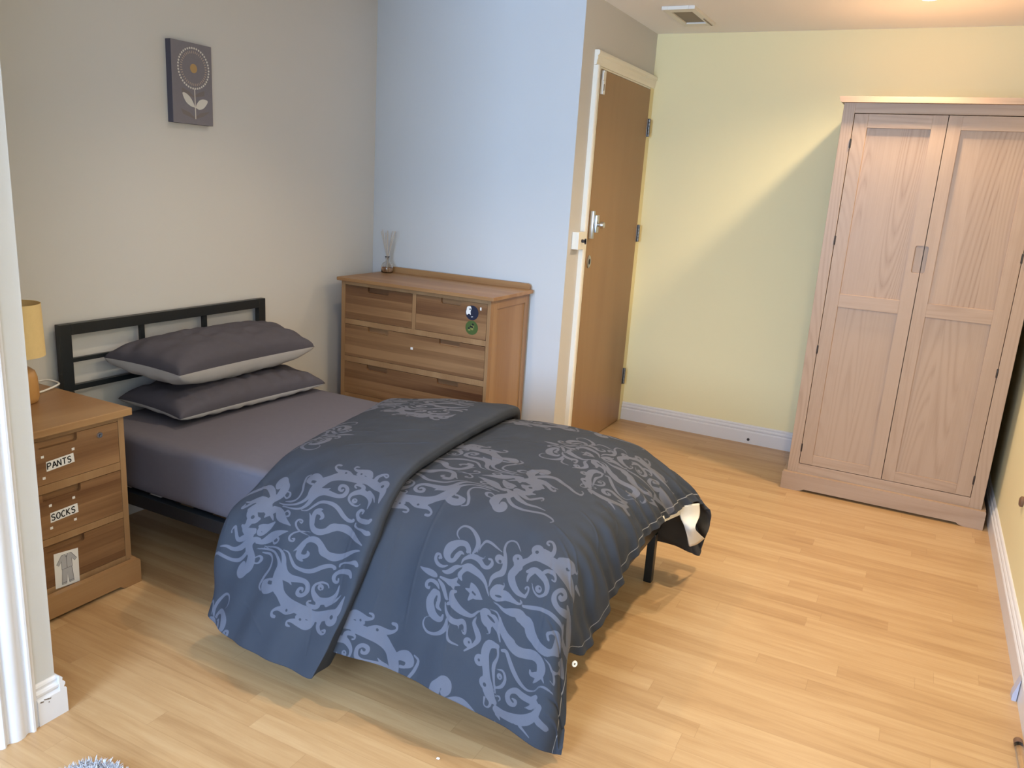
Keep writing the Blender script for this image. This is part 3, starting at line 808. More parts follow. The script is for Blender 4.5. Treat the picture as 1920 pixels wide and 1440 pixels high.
def sheet(net, step, r0, c0, seed):
    d = np.linalg.norm(np.diff(net, axis=0), axis=2).max(1)
    nr = [max(2, int(round(q/step))) for q in d]
    d = np.linalg.norm(np.diff(net, axis=1), axis=2).max(0)
    nc = [max(2, int(round(q/step))) for q in d]
    P = crom(crom(net, nr, 0), nc, 1)
    a = np.zeros(P.shape[:2]); b = np.zeros(P.shape[:2])
    a[1:] = np.cumsum(np.linalg.norm(np.diff(P, axis=0), axis=2), 0)
    b[:, 1:] = np.cumsum(np.linalg.norm(np.diff(P, axis=1), axis=2), 1)
    a -= a[sum(nr[:r0])][None, :]
    b -= b[:, sum(nc[:c0])][:, None]
    return P, a, b

def normals(P):
    du = np.gradient(P, axis=0); dv = np.gradient(P, axis=1)
    n = np.cross(dv, du); n /= np.linalg.norm(n, axis=2)[..., None]+1e-12
    return n

# fine pressed creases in the cloth: along0, across0, along1, across1, height
CREASE_MAIN = ((.20, .34, .21, .82, .0022), (.12, .50, .11, .78, .0014), (.33, .62, .36, .86, .0018), (.46, .55, .49, .84, .0016), (.58, .45, .60, .74, -.002),
               (.52, .34, .68, .44, .0022), (.55, .22, .70, .30, .0022), (.57, .10, .70, .16, .002), (.56, .38, .69, .52, .0024), (.56, -.05, .70, -.02, .002), (.54, -.2, .68, -.24, .002),
               (.10, .06, .42, .10, .0012), (.05, -.12, .30, -.16, .0012), (.60, .60, .72, .70, -.003), (.64, .78, .76, .74, -.0045), (.64, .82, .76, .79, .0035))
CREASE_FLAP = ((.02, .12, .22, .02, .0022), (.05, .26, .24, .16, .002), (-.05, .32, .12, .22, .0012), (-.28, .48, -.16, .60, .0016), (-.30, .55, -.24, .72, .002),
               (-.32, .62, -.29, .84, .0018), (.06, .92, .20, .80, .0022), (.10, .78, .17, 1.0, -.002), (-.12, .90, .02, .98, .0014), (-.2, .2, .0, .14, .001), (.17, .5, .2, .9, .0016))

def duvet_sheets(step=.003):
    out = []
    for net, r0, c0, seed in ((main_net(), 2, 5, 3), (flap_net(), 5, 5, 8)):
        P, a, b = sheet(net, step, r0, c0, seed)
        n = normals(P)
        if n[P.shape[0]//2, P.shape[1]//2, 2] < 0: n = -n
        near = np.clip((-.50-P[..., 1])/.15, 0, 1); far = np.clip((P[..., 1]-.40)/.08, 0, 1)
        foot = np.clip((P[..., 0]-1.98)/.1, 0, 1) if seed == 3 else 0*near
        h = .006*vnoise(a, b, .16, seed)+.0025*vnoise(a, b, .05, seed+1)+.0012*vnoise(a+b*.6, b*.25-a*.1, .022, seed+2)
        h += near*(.010*np.sin(a*2*np.pi/.33+1.2+vnoise(a, b, .3, 5)*2)+.004*np.sin(a*2*np.pi/.13+b*3+vnoise(a, b, .2, 9)*5))
        h += far*.008*np.sin(a*2*np.pi/.21)
        h += foot*(1-near)*(.007*np.sin(b*2*np.pi/.16+vnoise(a, b, .15, 4)*4)+.004*np.sin(b*2*np.pi/.061+vnoise(a, b, .1, 6)*4))
        for a0, b0, a1, b1, hh in (CREASE_MAIN if seed == 3 else CREASE_FLAP):
            ex, ey = a1-a0, b1-b0; L2 = ex*ex+ey*ey
            t = ((a-a0)*ex+(b-b0)*ey)/L2; tc = np.clip(t, 0, 1)
            bow = .012*np.sin(tc*3.1)
            dd = ((a-a0)*ey-(b-b0)*ex)/np.sqrt(L2)-bow
            h += hh*np.exp(-(dd/.0042)**2)*np.clip(t*6, 0, 1)*np.clip((1-t)*6, 0, 1)
        edge = np.ones_like(h)
        if seed == 8: edge = np.clip(P[..., 2]*12, 0, 1)*np.clip((a-a.min(0)[None, :]-.10)/.08, 0, 1)
        P = P+n*(h*edge)[..., None]
        out.append((P, a, b))
    return out
# ---- damask motifs: strokes of (along, across, half width) in tenths of a millimetre on the cloth; h = open eye in a shape
BLOOM = [
('s',3149,-1002,15,3049,-1095,20,3022,-1235,26,3097,-1389,34,3263,-1420,36,3458,-1340,46,3652,-1174,62,3737,-1012,66,3720,-849,50,3663,-739,17),
('s',3582,-736,31,3529,-806,63,3391,-914,74,3192,-868,92,3025,-707,137,2980,-539,118,3015,-424,88,3110,-357,65,3219,-392,55,3276,-537,67,3341,-650,48,3441,-635,15),
('s',3518,-739,50),
('h',3155,-619,22,3146,-492,34,3129,-424,15),
('s',2861,-340,33,2787,-421,31,2693,-398,45,2707,-264,46,2823,-161,49,2964,-142,37,3100,-208,16),
('s',2809,-327,36),
('s',2272,23,10,2428,67,47,2622,95,81,2789,123,72,2867,149,35),
('s',2987,-29,14,3109,-29,51,3220,-100,70,3339,-235,59,3476,-306,23),
('s',3453,-373,13,3485,-511,37,3655,-647,66,3844,-663,81,3982,-595,66,4090,-524,59,4223,-537,48,4296,-658,51,4250,-754,45,4171,-762,27),
('h',4223,-710,35),
('s',3929,-703,27,4027,-720,17,4043,-795,8),
('s',3593,38,18,3500,-73,63,3559,-213,59,3663,-348,105,3876,-325,98,4096,-255,76,4271,-130,45,4361,19,25,4440,151,10),
('s',3508,-330,23,3640,-377,70),
('s',4384,-86,11,4398,-311,44,4485,-454,61,4626,-605,77,4638,-817,63,4564,-1045,51,4470,-1218,35,4454,-1413,27,4544,-1543,23,4701,-1564,24,4899,-1385,10),
('s',4446,-894,129),
('h',4479,-844,44),
('s',3805,-804,10,3841,-1027,22,3906,-1194,39,4064,-1209,39,4258,-1152,29,4439,-1114,11),
('s',5422,-274,38,5191,-299,78,4988,-465,107,4900,-656,110,4962,-837,112,5042,-1058,101,5210,-1246,80,5370,-1439,140,5630,-1464,149,5896,-1484,170,6218,-1447,204,6499,-1464,206,6725,-1437,156,6815,-1357,63),
('s',4908,-1138,143),
('h',4912,-1154,33),
('s',4959,-1025,116,5019,-941,116),
('s',5311,-1627,172),
('s',5369,-1501,160,5438,-1470,160),
('h',5319,-1563,53),
('s',5502,-1628,130,5717,-1692,71,5697,-1924,48,5565,-2072,40,5455,-2042,34,5444,-1950,25,5508,-1931,36),
('s',6011,-1672,113,6195,-1794,129,6373,-1853,124,6382,-1706,52,6322,-1628,18),
('h',6256,-1662,40),
('s',5420,-278,41,5467,-431,24,5447,-542,26,5390,-533,17,5375,-478,25),
('s',6485,-1874,46,6576,-1900,14,6545,-1991,6),
('s',6778,-1701,55,7067,-1771,25),
('s',5287,-915,35,5453,-1046,73,5650,-1015,90,5846,-913,81,5937,-755,66,5925,-583,43,5779,-454,31,5611,-522,21,5505,-693,8),
('s',5367,-674,19,5370,-826,46,5465,-1012,57),
('s',5699,-1065,44,5800,-1188,53,5947,-1229,62,6055,-1150,34,6065,-1043,22,5990,-1032,23),
('s',5719,-627,97),
('h',5743,-655,31),
('s',3877,12,19,3959,104,93,4051,214,142,4171,263,81,4291,297,10),
('s',3763,194,19,3936,207,70),
('s',3927,433,29,3977,334,73),
('h',3982,215,27,4077,252,25),
('s',2989,139,29,3168,166,51,3331,185,89,3429,70,46,3453,14,19),
('s',3356,187,101,3418,309,21),
('s',3434,185,57,3578,173,9),
('s',2960,217,25,3111,334,56,3216,488,50,3284,595,45,3333,626,17),
('s',3031,428,18,2923,320,49,2742,287,43,2636,367,48,2643,463,47,2734,498,31,2748,448,19),
('s',2910,531,66,2947,635,152,2851,801,119,2945,1053,123,3128,1161,89,3280,1149,59,3309,1036,30),
('s',3013,571,90,3099,708,44,3085,874,54,3231,946,13),
('h',3015,629,23,2995,738,38,2982,834,18),
('s',2888,1186,11,2778,1264,17,2757,1431,25,2904,1571,34,3155,1562,37,3379,1446,59,3479,1280,69,3458,1092,29),
('s',3512,360,34,3419,402,58,3418,496,74,3522,648,114,3723,743,96,3949,790,69,4114,777,42,4251,623,22,4364,534,8),
('s',3370,719,40,3499,656,55),
('s',3284,711,13,3382,922,40,3581,1063,70,3764,1069,72,3908,997,59,3988,1104,38,3994,1260,44,3935,1225,24),
('h',3958,1228,20),
('s',3770,1090,32,3826,1150,17,3825,1219,7),
('s',3571,1180,10,3569,1406,28,3658,1575,34,3894,1606,16),
('s',4231,768,11,4194,939,48,4326,1136,78,4383,1269,73,4276,1467,42,4076,1674,20),
('s',4119,1442,113),
('h',4154,1435,32),
('s',4739,-379,8,4770,-292,21,4632,-159,110,4533,10,102,4641,45,140,4864,-67,135,5103,-42,71,5295,-27,33,5376,-94,22,5331,-133,21),
('h',4605,50,22,4694,30,34,4773,12,17),
('s',4454,612,151,4546,736,170,4688,656,120,4800,744,114,4903,877,46,5002,1074,19),
('s',4614,890,67,4656,1006,20,4575,1066,6),
('h',4518,622,22,4636,667,38,4746,712,16),
('s',4582,232,10,4751,256,27,4940,304,50,5181,255,102,5388,197,112,5514,291,146,5702,365,153,5792,545,143,5999,652,117),
('s',4529,455,12,4743,448,22,4883,572,33,4971,758,55,5104,875,108,5305,963,116),
('s',5438,-27,35,5646,-87,51,5893,-160,50,6164,-199,55,6363,-206,59,6563,-226,45,6694,-139,47,6737,1,48),
('s',6313,-822,36,6309,-734,52,6413,-900,47,6392,-1035,84,6253,-943,44,6161,-723,54,6215,-535,85,6386,-482,82,6589,-629,75),
('s',5412,306,106,5657,303,142,5787,477,133,5978,658,128,6198,684,111,6408,541,54,6557,284,128,6555,93,123,6441,85,66,6331,151,30,6234,264,35,6273,351,40),
('s',4866,523,23,5022,768,81,5252,975,122,5482,1080,128,5714,1054,117,5972,969,119,6163,1014,129,6200,1216,97,6129,1458,44,6065,1588,14),
('s',6137,1348,77,5972,1430,46,5926,1353,23),
('s',6210,1263,71,6319,1374,15),
('s',5096,1246,34,5211,1222,46,5332,1373,56,5490,1587,63,5706,1774,53,5933,1847,30,6129,1750,14,6240,1556,14,6386,1446,29,6567,1366,16),
('s',4965,1203,51,4722,1259,105,4647,1471,118,4697,1705,106,4771,1977,102,4839,2249,159,4951,2454,121,5078,2529,57),
('s',4523,1728,140),
('h',4514,1731,35),
('s',4747,2189,151),
('h',4753,2231,49),
('s',4971,1226,36,5012,1438,29,4938,1701,51,4983,1984,34,5067,2304,16),
('s',5137,1867,77),
('h',5149,1882,22),
('s',5033,1735,11,5212,1707,28,5299,1875,39,5221,2074,42,5039,2189,21),
('s',4784,2524,29,4792,2697,16,4891,2720,22,4957,2629,35,4942,2508,45),
('s',5032,2395,12,5177,2335,21,5214,2396,21,5161,2470,12),
('s',5126,2678,89,5371,2726,105,5676,2698,126,5974,2560,117,6220,2292,80,6332,1969,47),
('s',5842,2788,42,6124,2876,14),
('s',6311,2339,107,6452,2313,81,6562,2225,29),
('s',5168,2778,56,5274,2897,12),
('h',5658,2858,40),
('s',5559,2230,19,5661,2259,47,5630,2364,40,5487,2359,77,5418,2233,69,5485,2089,57,5655,2003,78,5846,2047,90,6088,2012,79,6206,1834,39),
('s',6233,1980,57,6088,2191,46,5945,2278,10),
('s',6254,840,11,6396,851,28,6494,917,42,6680,711,18,6958,271,117,6904,237,101,6662,522,27),
('s',6462,904,30,6547,1004,43,6547,1157,17,6447,1178,12),
('s',6322,-484,39,6467,-570,51,6627,-695,74),
('s',6613,-833,75,6966,-695,241,7339,-598,261),
('s',6607,-307,44,6759,-100,78,7258,-404,74),
]
BUD = [
('s',-586,-141,27,-560,-304,75,-418,-383,100,-257,-414,96,-193,-429,49),
('s',-63,-202,23,-15,-304,69,74,-336,55,197,-242,41,284,-155,12),
('s',-265,-1293,88,-317,-1416,130,-271,-1548,166,-110,-1465,111,-22,-1304,156,-12,-1105,151,-55,-966,122,-187,-835,140,-198,-660,112,-49,-511,72,93,-485,37),
('s',100,-1055,18,249,-962,26,353,-1021,54,278,-1159,28,147,-1195,21),
('s',23,-592,45,236,-529,89,488,-342,155,739,-204,99,1088,-84,10),
('s',623,-460,28,692,-502,33,818,-450,30,846,-351,35,751,-331,21),
('s',322,-841,19,642,-827,38,819,-947,35,814,-1207,38,645,-1499,45,551,-1770,38,669,-1869,24),
('s',97,-773,14,447,-714,29,831,-729,35,1075,-873,47,1185,-1069,79,1209,-1333,157,1297,-1594,184,1482,-1810,137,1746,-1995,177,2107,-2029,148,2458,-2063,144),
('s',1044,-1483,43,900,-1517,39,783,-1668,130,870,-1775,153,1087,-1742,117,1287,-1610,79),
('s',2429,-2113,131,2736,-2103,139,3088,-1976,141,3376,-1844,113,3460,-1527,51,3498,-1377,13),
('s',1475,-2437,42,1375,-2428,49,1349,-2318,32,1478,-2212,50,1637,-2187,83,1847,-2188,106,2038,-2134,74),
('h',1829,-2175,41),
('s',2094,-2547,22,1998,-2532,39,1981,-2440,27,2126,-2389,59,2340,-2399,109,2519,-2400,129,2660,-2287,80),
('s',2232,-2259,60,2362,-2232,101),
('h',2324,-2297,36),
('s',3091,-2412,19,3201,-2375,35,3228,-2440,23,3137,-2491,33,2989,-2433,55,2891,-2330,69,2884,-2204,78),
('s',3264,-2034,210),
('h',3261,-2002,60),
('s',327,-659,16,815,-594,25,1107,-647,37,1266,-815,69,1335,-1031,87,1432,-1236,130,1647,-1304,101,1912,-1287,80,2127,-1288,68,2264,-1382,73,2264,-1574,58,2135,-1680,53,1991,-1652,64,2011,-1519,43,2119,-1493,42,2136,-1552,25),
('s',1464,-1339,85,1618,-1400,47,1724,-1484,11),
('s',1170,-596,13,1363,-642,22,1517,-824,41,1666,-961,48,1868,-1004,50,2114,-998,60,2318,-927,63,2548,-771,61,2742,-696,53,2878,-723,46,2845,-778,19),
('s',2632,-1328,85),
('h',2634,-1351,26),
('s',2860,-1310,11,2793,-1203,22,2630,-1188,30,2468,-1291,33,2442,-1449,53,2540,-1590,80,2700,-1676,97,2935,-1606,76,3132,-1430,63,3174,-1156,17),
('s',2469,-1744,24,2404,-1774,24,2412,-1854,38,2561,-1883,62,2670,-1840,61,2685,-1700,82),
('s',2918,-1724,67,3175,-1572,38,3334,-1379,12),
('s',3079,-995,33,3085,-1074,35,2975,-1094,45,2915,-985,61,2981,-849,54,3164,-760,69,3459,-729,75,3549,-818,44),
('s',3010,-656,28,3024,-585,31,3172,-512,25,3388,-471,40,3571,-425,66,3623,-449,62),
('s',1489,-575,11,1595,-462,35,1741,-277,69,1891,-145,79,2099,-120,90,2279,-210,86,2404,-355,117,2545,-416,102,2748,-439,116,2992,-355,88,3303,-188,60,3590,-78,20),
('s',1754,-302,74,1682,-496,77,1681,-658,82,1794,-742,48,1885,-767,10),
('s',1732,-665,70,1893,-637,56,1992,-549,56,1944,-477,24),
('s',1312,-256,15,1391,-247,28,1380,-314,22,1257,-311,30,1206,-215,33,1288,-94,27,1442,-10,22,1613,27,16,1836,57,8),
]
TENDRIL = [
('s',-226,-849,45,-270,-985,90,-466,-1171,104,-736,-1269,86,-1121,-1084,68,-1431,-896,57,-1620,-893,47,-1637,-1072,19,-1571,-1158,27),
('s',-174,-458,40,-295,-690,111,-562,-782,76,-865,-624,46,-1032,-628,22),
('s',-435,-602,96,-645,-668,77,-861,-470,53,-1006,-403,60,-1001,-539,21),
('s',-209,-418,81,-457,-474,134,-701,-336,58),
('s',-223,683,65,-254,960,60,-482,1200,61,-755,1230,49,-1032,1131,45,-1301,1011,46,-1539,1043,36,-1638,1121,21,-1595,1229,20),
('s',-215,543,80,-499,819,94,-771,916,58,-1027,832,41,-1265,816,18),
('s',-173,323,71,-464,525,94,-703,618,67,-837,399,49,-936,233,45,-1008,338,17,-985,423,23),
('s',-173,250,54,-439,322,100,-679,187,45),
('s',-199,-100,52,-353,-56,141,-548,-264,175,-426,-390,43),
('s',-353,-58,67,-488,171,69,-554,-19,48),
('h',-430,-111,63),
('s',379,-100,35,201,97,121,53,123,119,-74,108,39),
('s',337,-451,36,174,-509,96,5,-439,145,-108,-377,64),
]

def motif_field(which, a, b):
    bud = BUD+[(k[0],)+tuple((-v if i % 3 == 1 else v) for i, v in enumerate(k[1:])) for k in BUD]+TENDRIL
    # placements: motif, along0, across0, along direction, scale along, scale across
    if which == 'main':
        pl = [(BLOOM, 0, .615, 1, 1, 1), (BLOOM, .014, -.198, 1, 1, 1), (bud, .338, .22, -1, 1.12, 1), (bud, .338, 1.03, -1, 1.12, 1), (bud, .338, -.60, -1, 1.12, 1)]
    else:
        pl = [(bud, -.115, .668, 1, 1, 1), (bud, -.225, -.29, 1, 1.08, .85), (BLOOM, .165, .19, -1, 1.05, 1.06), (BLOOM, .135, 1.035, -1, 1, 1), (BLOOM, .165, -.74, -1, 1, 1)]
    A, B = a.ravel(), b.ravel()
    out = np.full(A.shape, .05); hole = np.full(A.shape, .05)
    order = np.argsort(B, kind='stable'); Bs = B[order]
    for mot, a0, b0, sg, sa, sb in pl:
        for st in mot:
            P = np.array(st[1:], float).reshape(-1, 3)*1e-4
            P = np.stack([a0+sg*sa*P[:, 0], b0+sb*P[:, 1], P[:, 2]], 1)
            if len(P) > 2: P = np.array(smooth_line(list(P), 4))
            if len(P) == 1: P = np.concatenate([P, P+1e-6])
            P[:, 2] = np.maximum(P[:, 2], .0011)
            m = P[:, 2].max()+.012
            i0, i1 = np.searchsorted(Bs, (P[:, 1].min()-m, P[:, 1].max()+m))
            if i0 == i1: continue
            ids = order[i0:i1]
            ids = ids[(A[ids] > P[:, 0].min()-m) & (A[ids] < P[:, 0].max()+m)]
            if not len(ids): continue
            X, Y = A[ids], B[ids]; d = np.full(len(ids), .05)
            for p, q in zip(P[:-1], P[1:]):
                e = q[:2]-p[:2]; L2 = e@e+1e-12
                t = np.clip(((X-p[0])*e[0]+(Y-p[1])*e[1])/L2, 0, 1)
                d = np.minimum(d, np.hypot(X-p[0]-t*e[0], Y-p[1]-t*e[1])-(p[2]+t*(q[2]-p[2])))
            T = hole if st[0] == 'h' else out
            T[ids] = np.minimum(T[ids], d)
    out = np.maximum(out, -hole)
    return out.reshape(a.shape)

# ------------------------------------------------------------------ the bed
BY0, BY1 = -.5855, .4277
t = thing('bed_frame', 'black metal bed frame with an open bar headboard', 'bed', (0, 0, 0))
bm = NB(); hx0, hx1 = .019, .046
box(bm, hx0, hx1, BY0, BY0+.045, .577, .826, .002); box(bm, hx0, hx1, BY1-.040, BY1, .577, .826, .002)
box(bm, hx0, hx1, BY0+.045, BY1-.040, .785, .826, .0015); box(bm, hx0+.004, hx1-.004, BY0+.045, BY1-.040, .577, .597)
box(bm, hx0+.006, hx1-.006, BY0+.045, BY1-.040, .682, .697)
box(bm, hx0+.006, hx1-.006, -.246, -.228, .597, .785); box(bm, hx0+.006, hx1-.006, .066, .086, .597, .785)
obj('headboard', bm, M['black_metal'], t)
def leg(x, y, z1, s=.030):
    bm = NB(); box(bm, x-s/2, x+s/2, y-s/2, y+s/2, 0, z1, .002); obj('leg', bm, M['black_metal'], t)
leg(.033, BY0+.022, .577, .034); leg(.033, BY1-.020, .577, .034)
leg(2.018, .352, .195); leg(2.018, -.50, .195); leg(1.03, .352, .195); leg(1.03, -.50, .195)
for y0 in (-.545, .385):
    bm = NB(); box(bm, .05, 2.03, y0, y0+.030, .195, .243, .002); obj('side_rail', bm, M['black_metal'], t)
bm = NB(); box(bm, 2.0, 2.03, -.515, .385, .195, .243, .002); obj('foot_rail', bm, M['black_metal'], t)
for k in range(12):
    bm = NB(); box(bm, .12+k*.16, .19+k*.16, -.515, .385, .225, .240); obj('slat', bm, M['black_metal'], t)

# mattress in its fitted sheet
def cushion_box(x0, x1, y0, y1, z0, z1, r, step=.02):
    bm = bmesh.new()
    box(bm, x0, x1, y0, y1, z0, z1, r, 0, 6)
    return bm
bm = cushion_box(.052, 2.005, -.537, .412, .2445, .4565, .045)
bmesh.ops.subdivide_edges(bm, edges=[e for e in bm.edges if e.calc_length() > .3], cuts=24, use_grid_fill=True)
for v in bm.verts:
    x, y, z = v.co
    if y < -.53 or y > .405:
        s = .004*math.sin(x*9+z*16)+.003*math.sin(x*23-z*31)+.0015*math.sin(x*61+z*77)
        v.co.y += (s if y < 0 else -s)
mt = obj('mattress', bm, M['sheet'], None, 60)
tag(mt, 'single mattress in a grey mauve fitted sheet on the black bed', 'mattress')

def pillow(name, label, loc, rot, hx, hy, h, lowpart, seed, taper=0.0, sag=0.0):
    rs = np.random.RandomState(seed)
    n, m = 70, 110
    u = np.linspace(-1, 1, n)[:, None]*np.ones((1, m)); v = np.ones((n, 1))*np.linspace(-1, 1, m)[None, :]
    px = u*hx*(1-.10*(1-np.abs(v)**3)*0-.07*(1-v**2)*np.abs(u)**2+0*.02)
    py = v*hy*(1-.05*(1-u**2)*np.abs(v)**2)
    py = py*(1-taper*(1+u)/2*(1-v)/2-.06*(taper > 0)*(1+u)/2*(1+v)/2)
    # ear-shaped corners: the seams bow inwards between the corners
    prof = ((1-np.abs(u)**2.6)*(1-np.abs(v)**3.2)).clip(0)**.36
    fold = 0
    for k in range(9):
        a = rs.uniform(0, 3.14); ph = rs.uniform(0, 6.28); fr = rs.uniform(14, 34)
        fold = fold+rs.uniform(.0006, .0016)*np.sin(fr*(px*np.cos(a)+py*np.sin(a))*3+ph+2*np.sin(7*px+k)+2*np.sin(5*py))
    rim = np.clip(1-np.abs(v), 0, .45)/.45
    crease = .006*(1-rim)*np.sin(u*9+rs.uniform(0, 3))*(1-np.abs(u)**4)
    bend = -sag*(v**2)*.5
    zt = h*(1-lowpart)*prof+fold*np.clip(prof*2, 0, 1)+crease*prof+bend
    zb = -h*lowpart*prof+fold*.7*np.clip(prof*2, 0, 1)+bend
    verts, faces, mi = [], [], []
    ids_t = {}; ids_b = {}
    for i in range(n):
        for j in range(m):
            ids_t[i, j] = len(verts); verts.append((px[i, j], py[i, j], zt[i, j]))
    for i in range(n):
        for j in range(m):
            if i in (0, n-1) or j in (0, m-1): ids_b[i, j] = ids_t[i, j]
            else: ids_b[i, j] = len(verts); verts.append((px[i, j], py[i, j], zb[i, j]))
    for i in range(n-1):
        for j in range(m-1):
            faces.append((ids_t[i, j], ids_t[i+1, j], ids_t[i+1, j+1], ids_t[i, j+1])); mi.append(0)
            faces.append((ids_b[i, j], ids_b[i, j+1], ids_b[i+1, j+1], ids_b[i+1, j])); mi.append(1)
    me = bpy.data.meshes.new(name); me.from_pydata(verts, [], faces); me.update()
    me.materials.append(M['pillow_dark']); me.materials.append(M['pillow_light'])
    me.polygons.foreach_set('material_index', mi); me.shade_smooth()
    o = bpy.data.objects.new(name, me); COL.objects.link(o)
    o.location = loc; o.rotation_euler = rot
    return tag(o, label, 'pillow', 'pillows on the bed')
pillow('pillow', 'lower slate grey pillow lying flat on the mattress under the other pillow', (.245, .006, .501), (-.01, .03, -.045), .180, .385, .118, .34, 3)
pillow('pillow', 'upper slate grey pillow with silver underside, on top of the other pillow', (.218, -.012, .669), (.004, .10, -.02), .162, .415, .180, .50, 11, .19)

# ------------------------------------------------------------------ the duvet
def grid_mesh(name, P, attrs, mats, parent):
    nr, nc = P.shape[:2]
    me = bpy.data.meshes.new(name)
    idx = np.arange(nr*nc).reshape(nr, nc)
    q = np.stack([idx[:-1, :-1], idx[1:, :-1], idx[1:, 1:], idx[:-1, 1:]], -1).reshape(-1, 4)
    me.vertices.add(nr*nc); me.vertices.foreach_set('co', P.reshape(-1).astype(np.float32))
    me.loops.add(q.size); me.loops.foreach_set('vertex_index', q.reshape(-1).astype(np.int32))
    me.polygons.add(len(q)); me.polygons.foreach_set('loop_start', np.arange(0, q.size, 4, dtype=np.int32))
    me.update(calc_edges=True)
    mid = me.polygons[(nr//2)*(nc-1)+nc//2]
    if mid.normal.z < 0: me.flip_normals()
    for k, v in attrs.items():
        at = me.attributes.new(k, 'FLOAT', 'POINT'); at.data.foreach_set('value', v.reshape(-1).astype(np.float32))
    for m in mats: me.materials.append(m)
    me.shade_smooth()
    o = bpy.data.objects.new(name, me); COL.objects.link(o)
    if parent: o.parent = parent
    sm = o.modifiers.new('thickness', 'SOLIDIFY'); sm.thickness = .007; sm.offset = -1
    sm.material_offset = 1; sm.material_offset_rim = 0
    return o
SH = duvet_sheets(.003)
(PM, AM, BMm), (PF, AF, BF) = SH
dv = thing('duvet', 'dark slate duvet with pale swirling damask flowers spread over the bed foot', 'duvet', (1.5, -.1, 0))
def local(P): return P-np.array((1.5, -.1, 0))
def hem_dist(a, b, side):
    if side == 'main':
        return np.abs((a.max(0)[None, :]-a)-.030)
    return np.full(a.shape, .05)
mo = motif_field('main', AM, BMm); fo = motif_field('flap', AF, BF)
c1 = grid_mesh('cover', local(PM), {'motif': mo, 'stitch': hem_dist(AM, BMm, 'main')}, [M['damask'], M['quilt_back']], dv)
c2 = grid_mesh('folded_flap', local(PF), {'motif': fo, 'stitch': hem_dist(AF, BF, 'flap')}, [M['damask'], M['quilt_back']], dv)
# white quilt edge showing under the hem at the far foot corner
for nm, pts in (('quilt_edge', [[(2.10, .07, .366), (2.105, .161, .362), (2.115, .297, .352)], [(2.11, .075, .356), (2.11, .173, .335), (2.12, .308, .310)]]),
                ('quilt_corner', [[(2.116, .29, .345), (2.143, .335, .345), (2.162, .40, .332)], [(2.12, .308, .305), (2.15, .343, .30), (2.17, .392, .29)],
                                  [(2.14, .311, .262), (2.16, .308, .262), (2.175, .323, .265)], [(2.155, .368, .171), (2.17, .42, .165), (2.185, .461, .175)]])):
    pts = np.array(pts); bm = NB(); P = crom(crom(pts, [6]*(len(pts)-1), 0), [8]*2, 1)
    vs = [[bm.verts.new(tuple(p-np.array((1.5, -.1, 0)))) for p in r] for r in P]
    for i in range(len(vs)-1):
        for j in range(len(vs[0])-1): bm.faces.new((vs[i][j], vs[i+1][j], vs[i+1][j+1], vs[i][j+1]))
    q = obj(nm, bm, M['lining'], dv, True); q['label'] = 'white quilt showing under the hem'
    sm = q.modifiers.new('thickness', 'SOLIDIFY'); sm.thickness = .006
bm = NB(); 
lathe(bm, [(.003, -.0015), (.0075, -.0015), (.0085, 0), (.0075, .0015), (.003, .0015), (.003, -.0015)], (0, 0, 0), 18, 0, Matrix.Translation((2.102-1.5, -.60+.1, .208)) @ Matrix.Rotation(1.2, 4, 'Y') @ Matrix.Rotation(.6, 4, 'X'))
obj('button', bm, M['cream_gloss'], dv, 40)

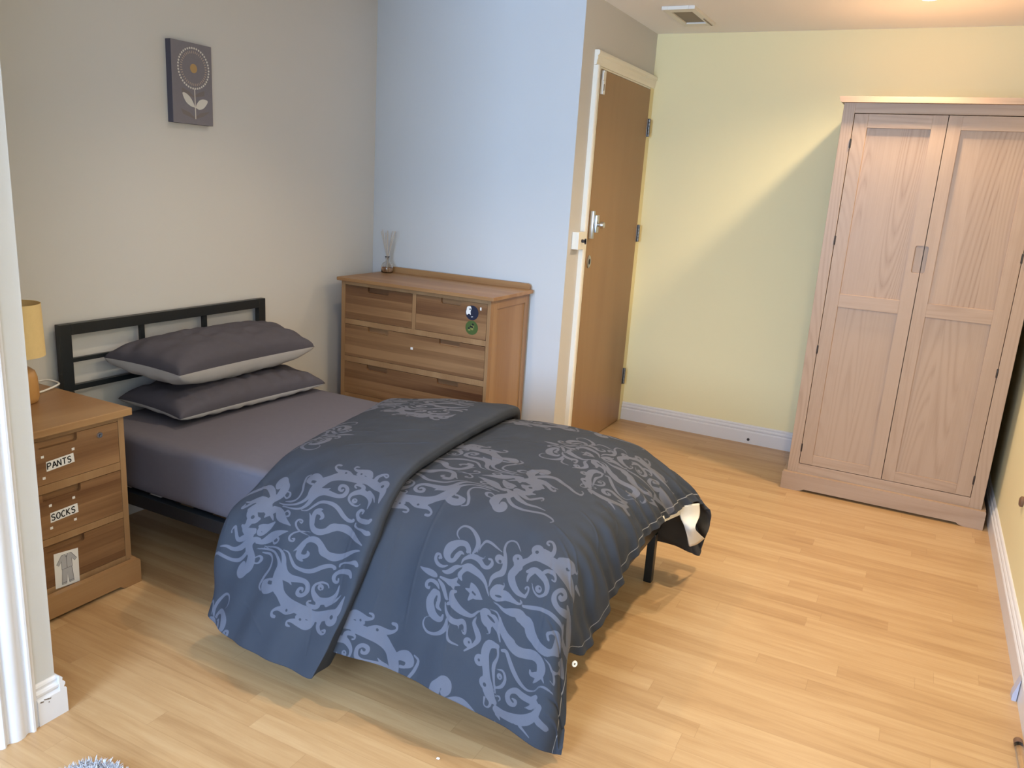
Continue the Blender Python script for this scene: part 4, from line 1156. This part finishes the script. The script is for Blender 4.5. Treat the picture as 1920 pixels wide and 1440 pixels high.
# ------------------------------------------------------------------ small things on the floor
t = thing('shaggy_rug', 'pale lavender grey shaggy rug at the bottom left of the floor', 'rug', (1.51, -1.60, 0))
bm = NB()
def rrect(hx, hy, r, n=8):
    p = []
    for sx, sy, a0 in ((1, 1, 0), (-1, 1, 90), (-1, -1, 180), (1, -1, 270)):
        for k in range(n+1):
            a = math.radians(a0+90*k/n); p.append((sx*(hx-r)+r*math.cos(a), sy*(hy-r)+r*math.sin(a)))
    return p
prism(bm, rrect(.36, .285, .07), 0.0005, .008); obj('backing', bm, M['rug'], t)
random.seed(21)
bm = NB()
for k in range(15000):
    if k < 9000: x = random.uniform(-.37, -.10); y = random.uniform(.04, .295)
    else: x = random.uniform(-.36, .36); y = random.uniform(-.285, .285)
    rx, ry = max(abs(x)-.29, 0), max(abs(y)-.215, 0)
    if rx*rx+ry*ry > .072**2: continue
    a = random.uniform(0, 6.28); ln = random.uniform(.014, .026); tx, ty = random.uniform(-.014, .014), random.uniform(-.014, .014)
    w_ = .0017
    c, s = math.cos(a)*w_, math.sin(a)*w_
    v = [bm.verts.new(p) for p in ((x-c, y-s, .007), (x+c, y+s, .007), (x+tx*.6+c, y+ty*.6+s, .007+ln*.7), (x+tx*.6-c, y+ty*.6-s, .007+ln*.7), (x+tx, y+ty, .007+ln))]
    bm.faces.new(v[:4]); bm.faces.new((v[3], v[2], v[4]))
obj('pile', bm, M['rug'], t)

t = thing('plastic_tube', 'short clear tube with a brown cap on the floor by the right skirting', 'tube', (3.1925, -.06, 0))
bm = NB(); tube(bm, [(0, -.10, .012), (0, .058, .012)], .011, 16); obj('body', bm, M['glass'], t, 40)
bm = NB(); tube(bm, [(0, .058, .012), (0, .078, .012)], .0118, 16); obj('cap', bm, M['brown_rubber'], t, 40)
bm = NB(); prism(bm, [(XE-.021, 0), (XE-.034, 0), (XE-.034, .02), (XE-.021, .075)], .25, .285, 'y', 0, .001)
tag(obj('plastic_wedge', bm, M['lavender']), 'lavender grey plastic wedge against the right skirting', 'wedge')
t = thing('brown_stand_in', 'small dark brown stand-in for an unidentified thing low on the right wall', 'stand-in', (XE, 1.085, .367))  # stand-in shape for an unidentified brown thing on the wall
bm = NB(); lathe(bm, [(0, 0), (.018, 0), (.020, .003), (.020, .010), (.014, .014), (0, .014)], (0, 0, 0), 20, 0, Matrix.Rotation(-math.pi/2, 4, 'Y')); obj('stand_in_disc', bm, M['brown_rubber'], t, 40)
bm = NB(); box(bm, -.004, .004, -.003, .003, 0, .002, .0005)
o = tag(obj('paper_scrap', bm, M['paper']), 'tiny white scrap on the floor in front of the duvet', 'scrap'); o.location = (1.86, -.87, 0.0003)
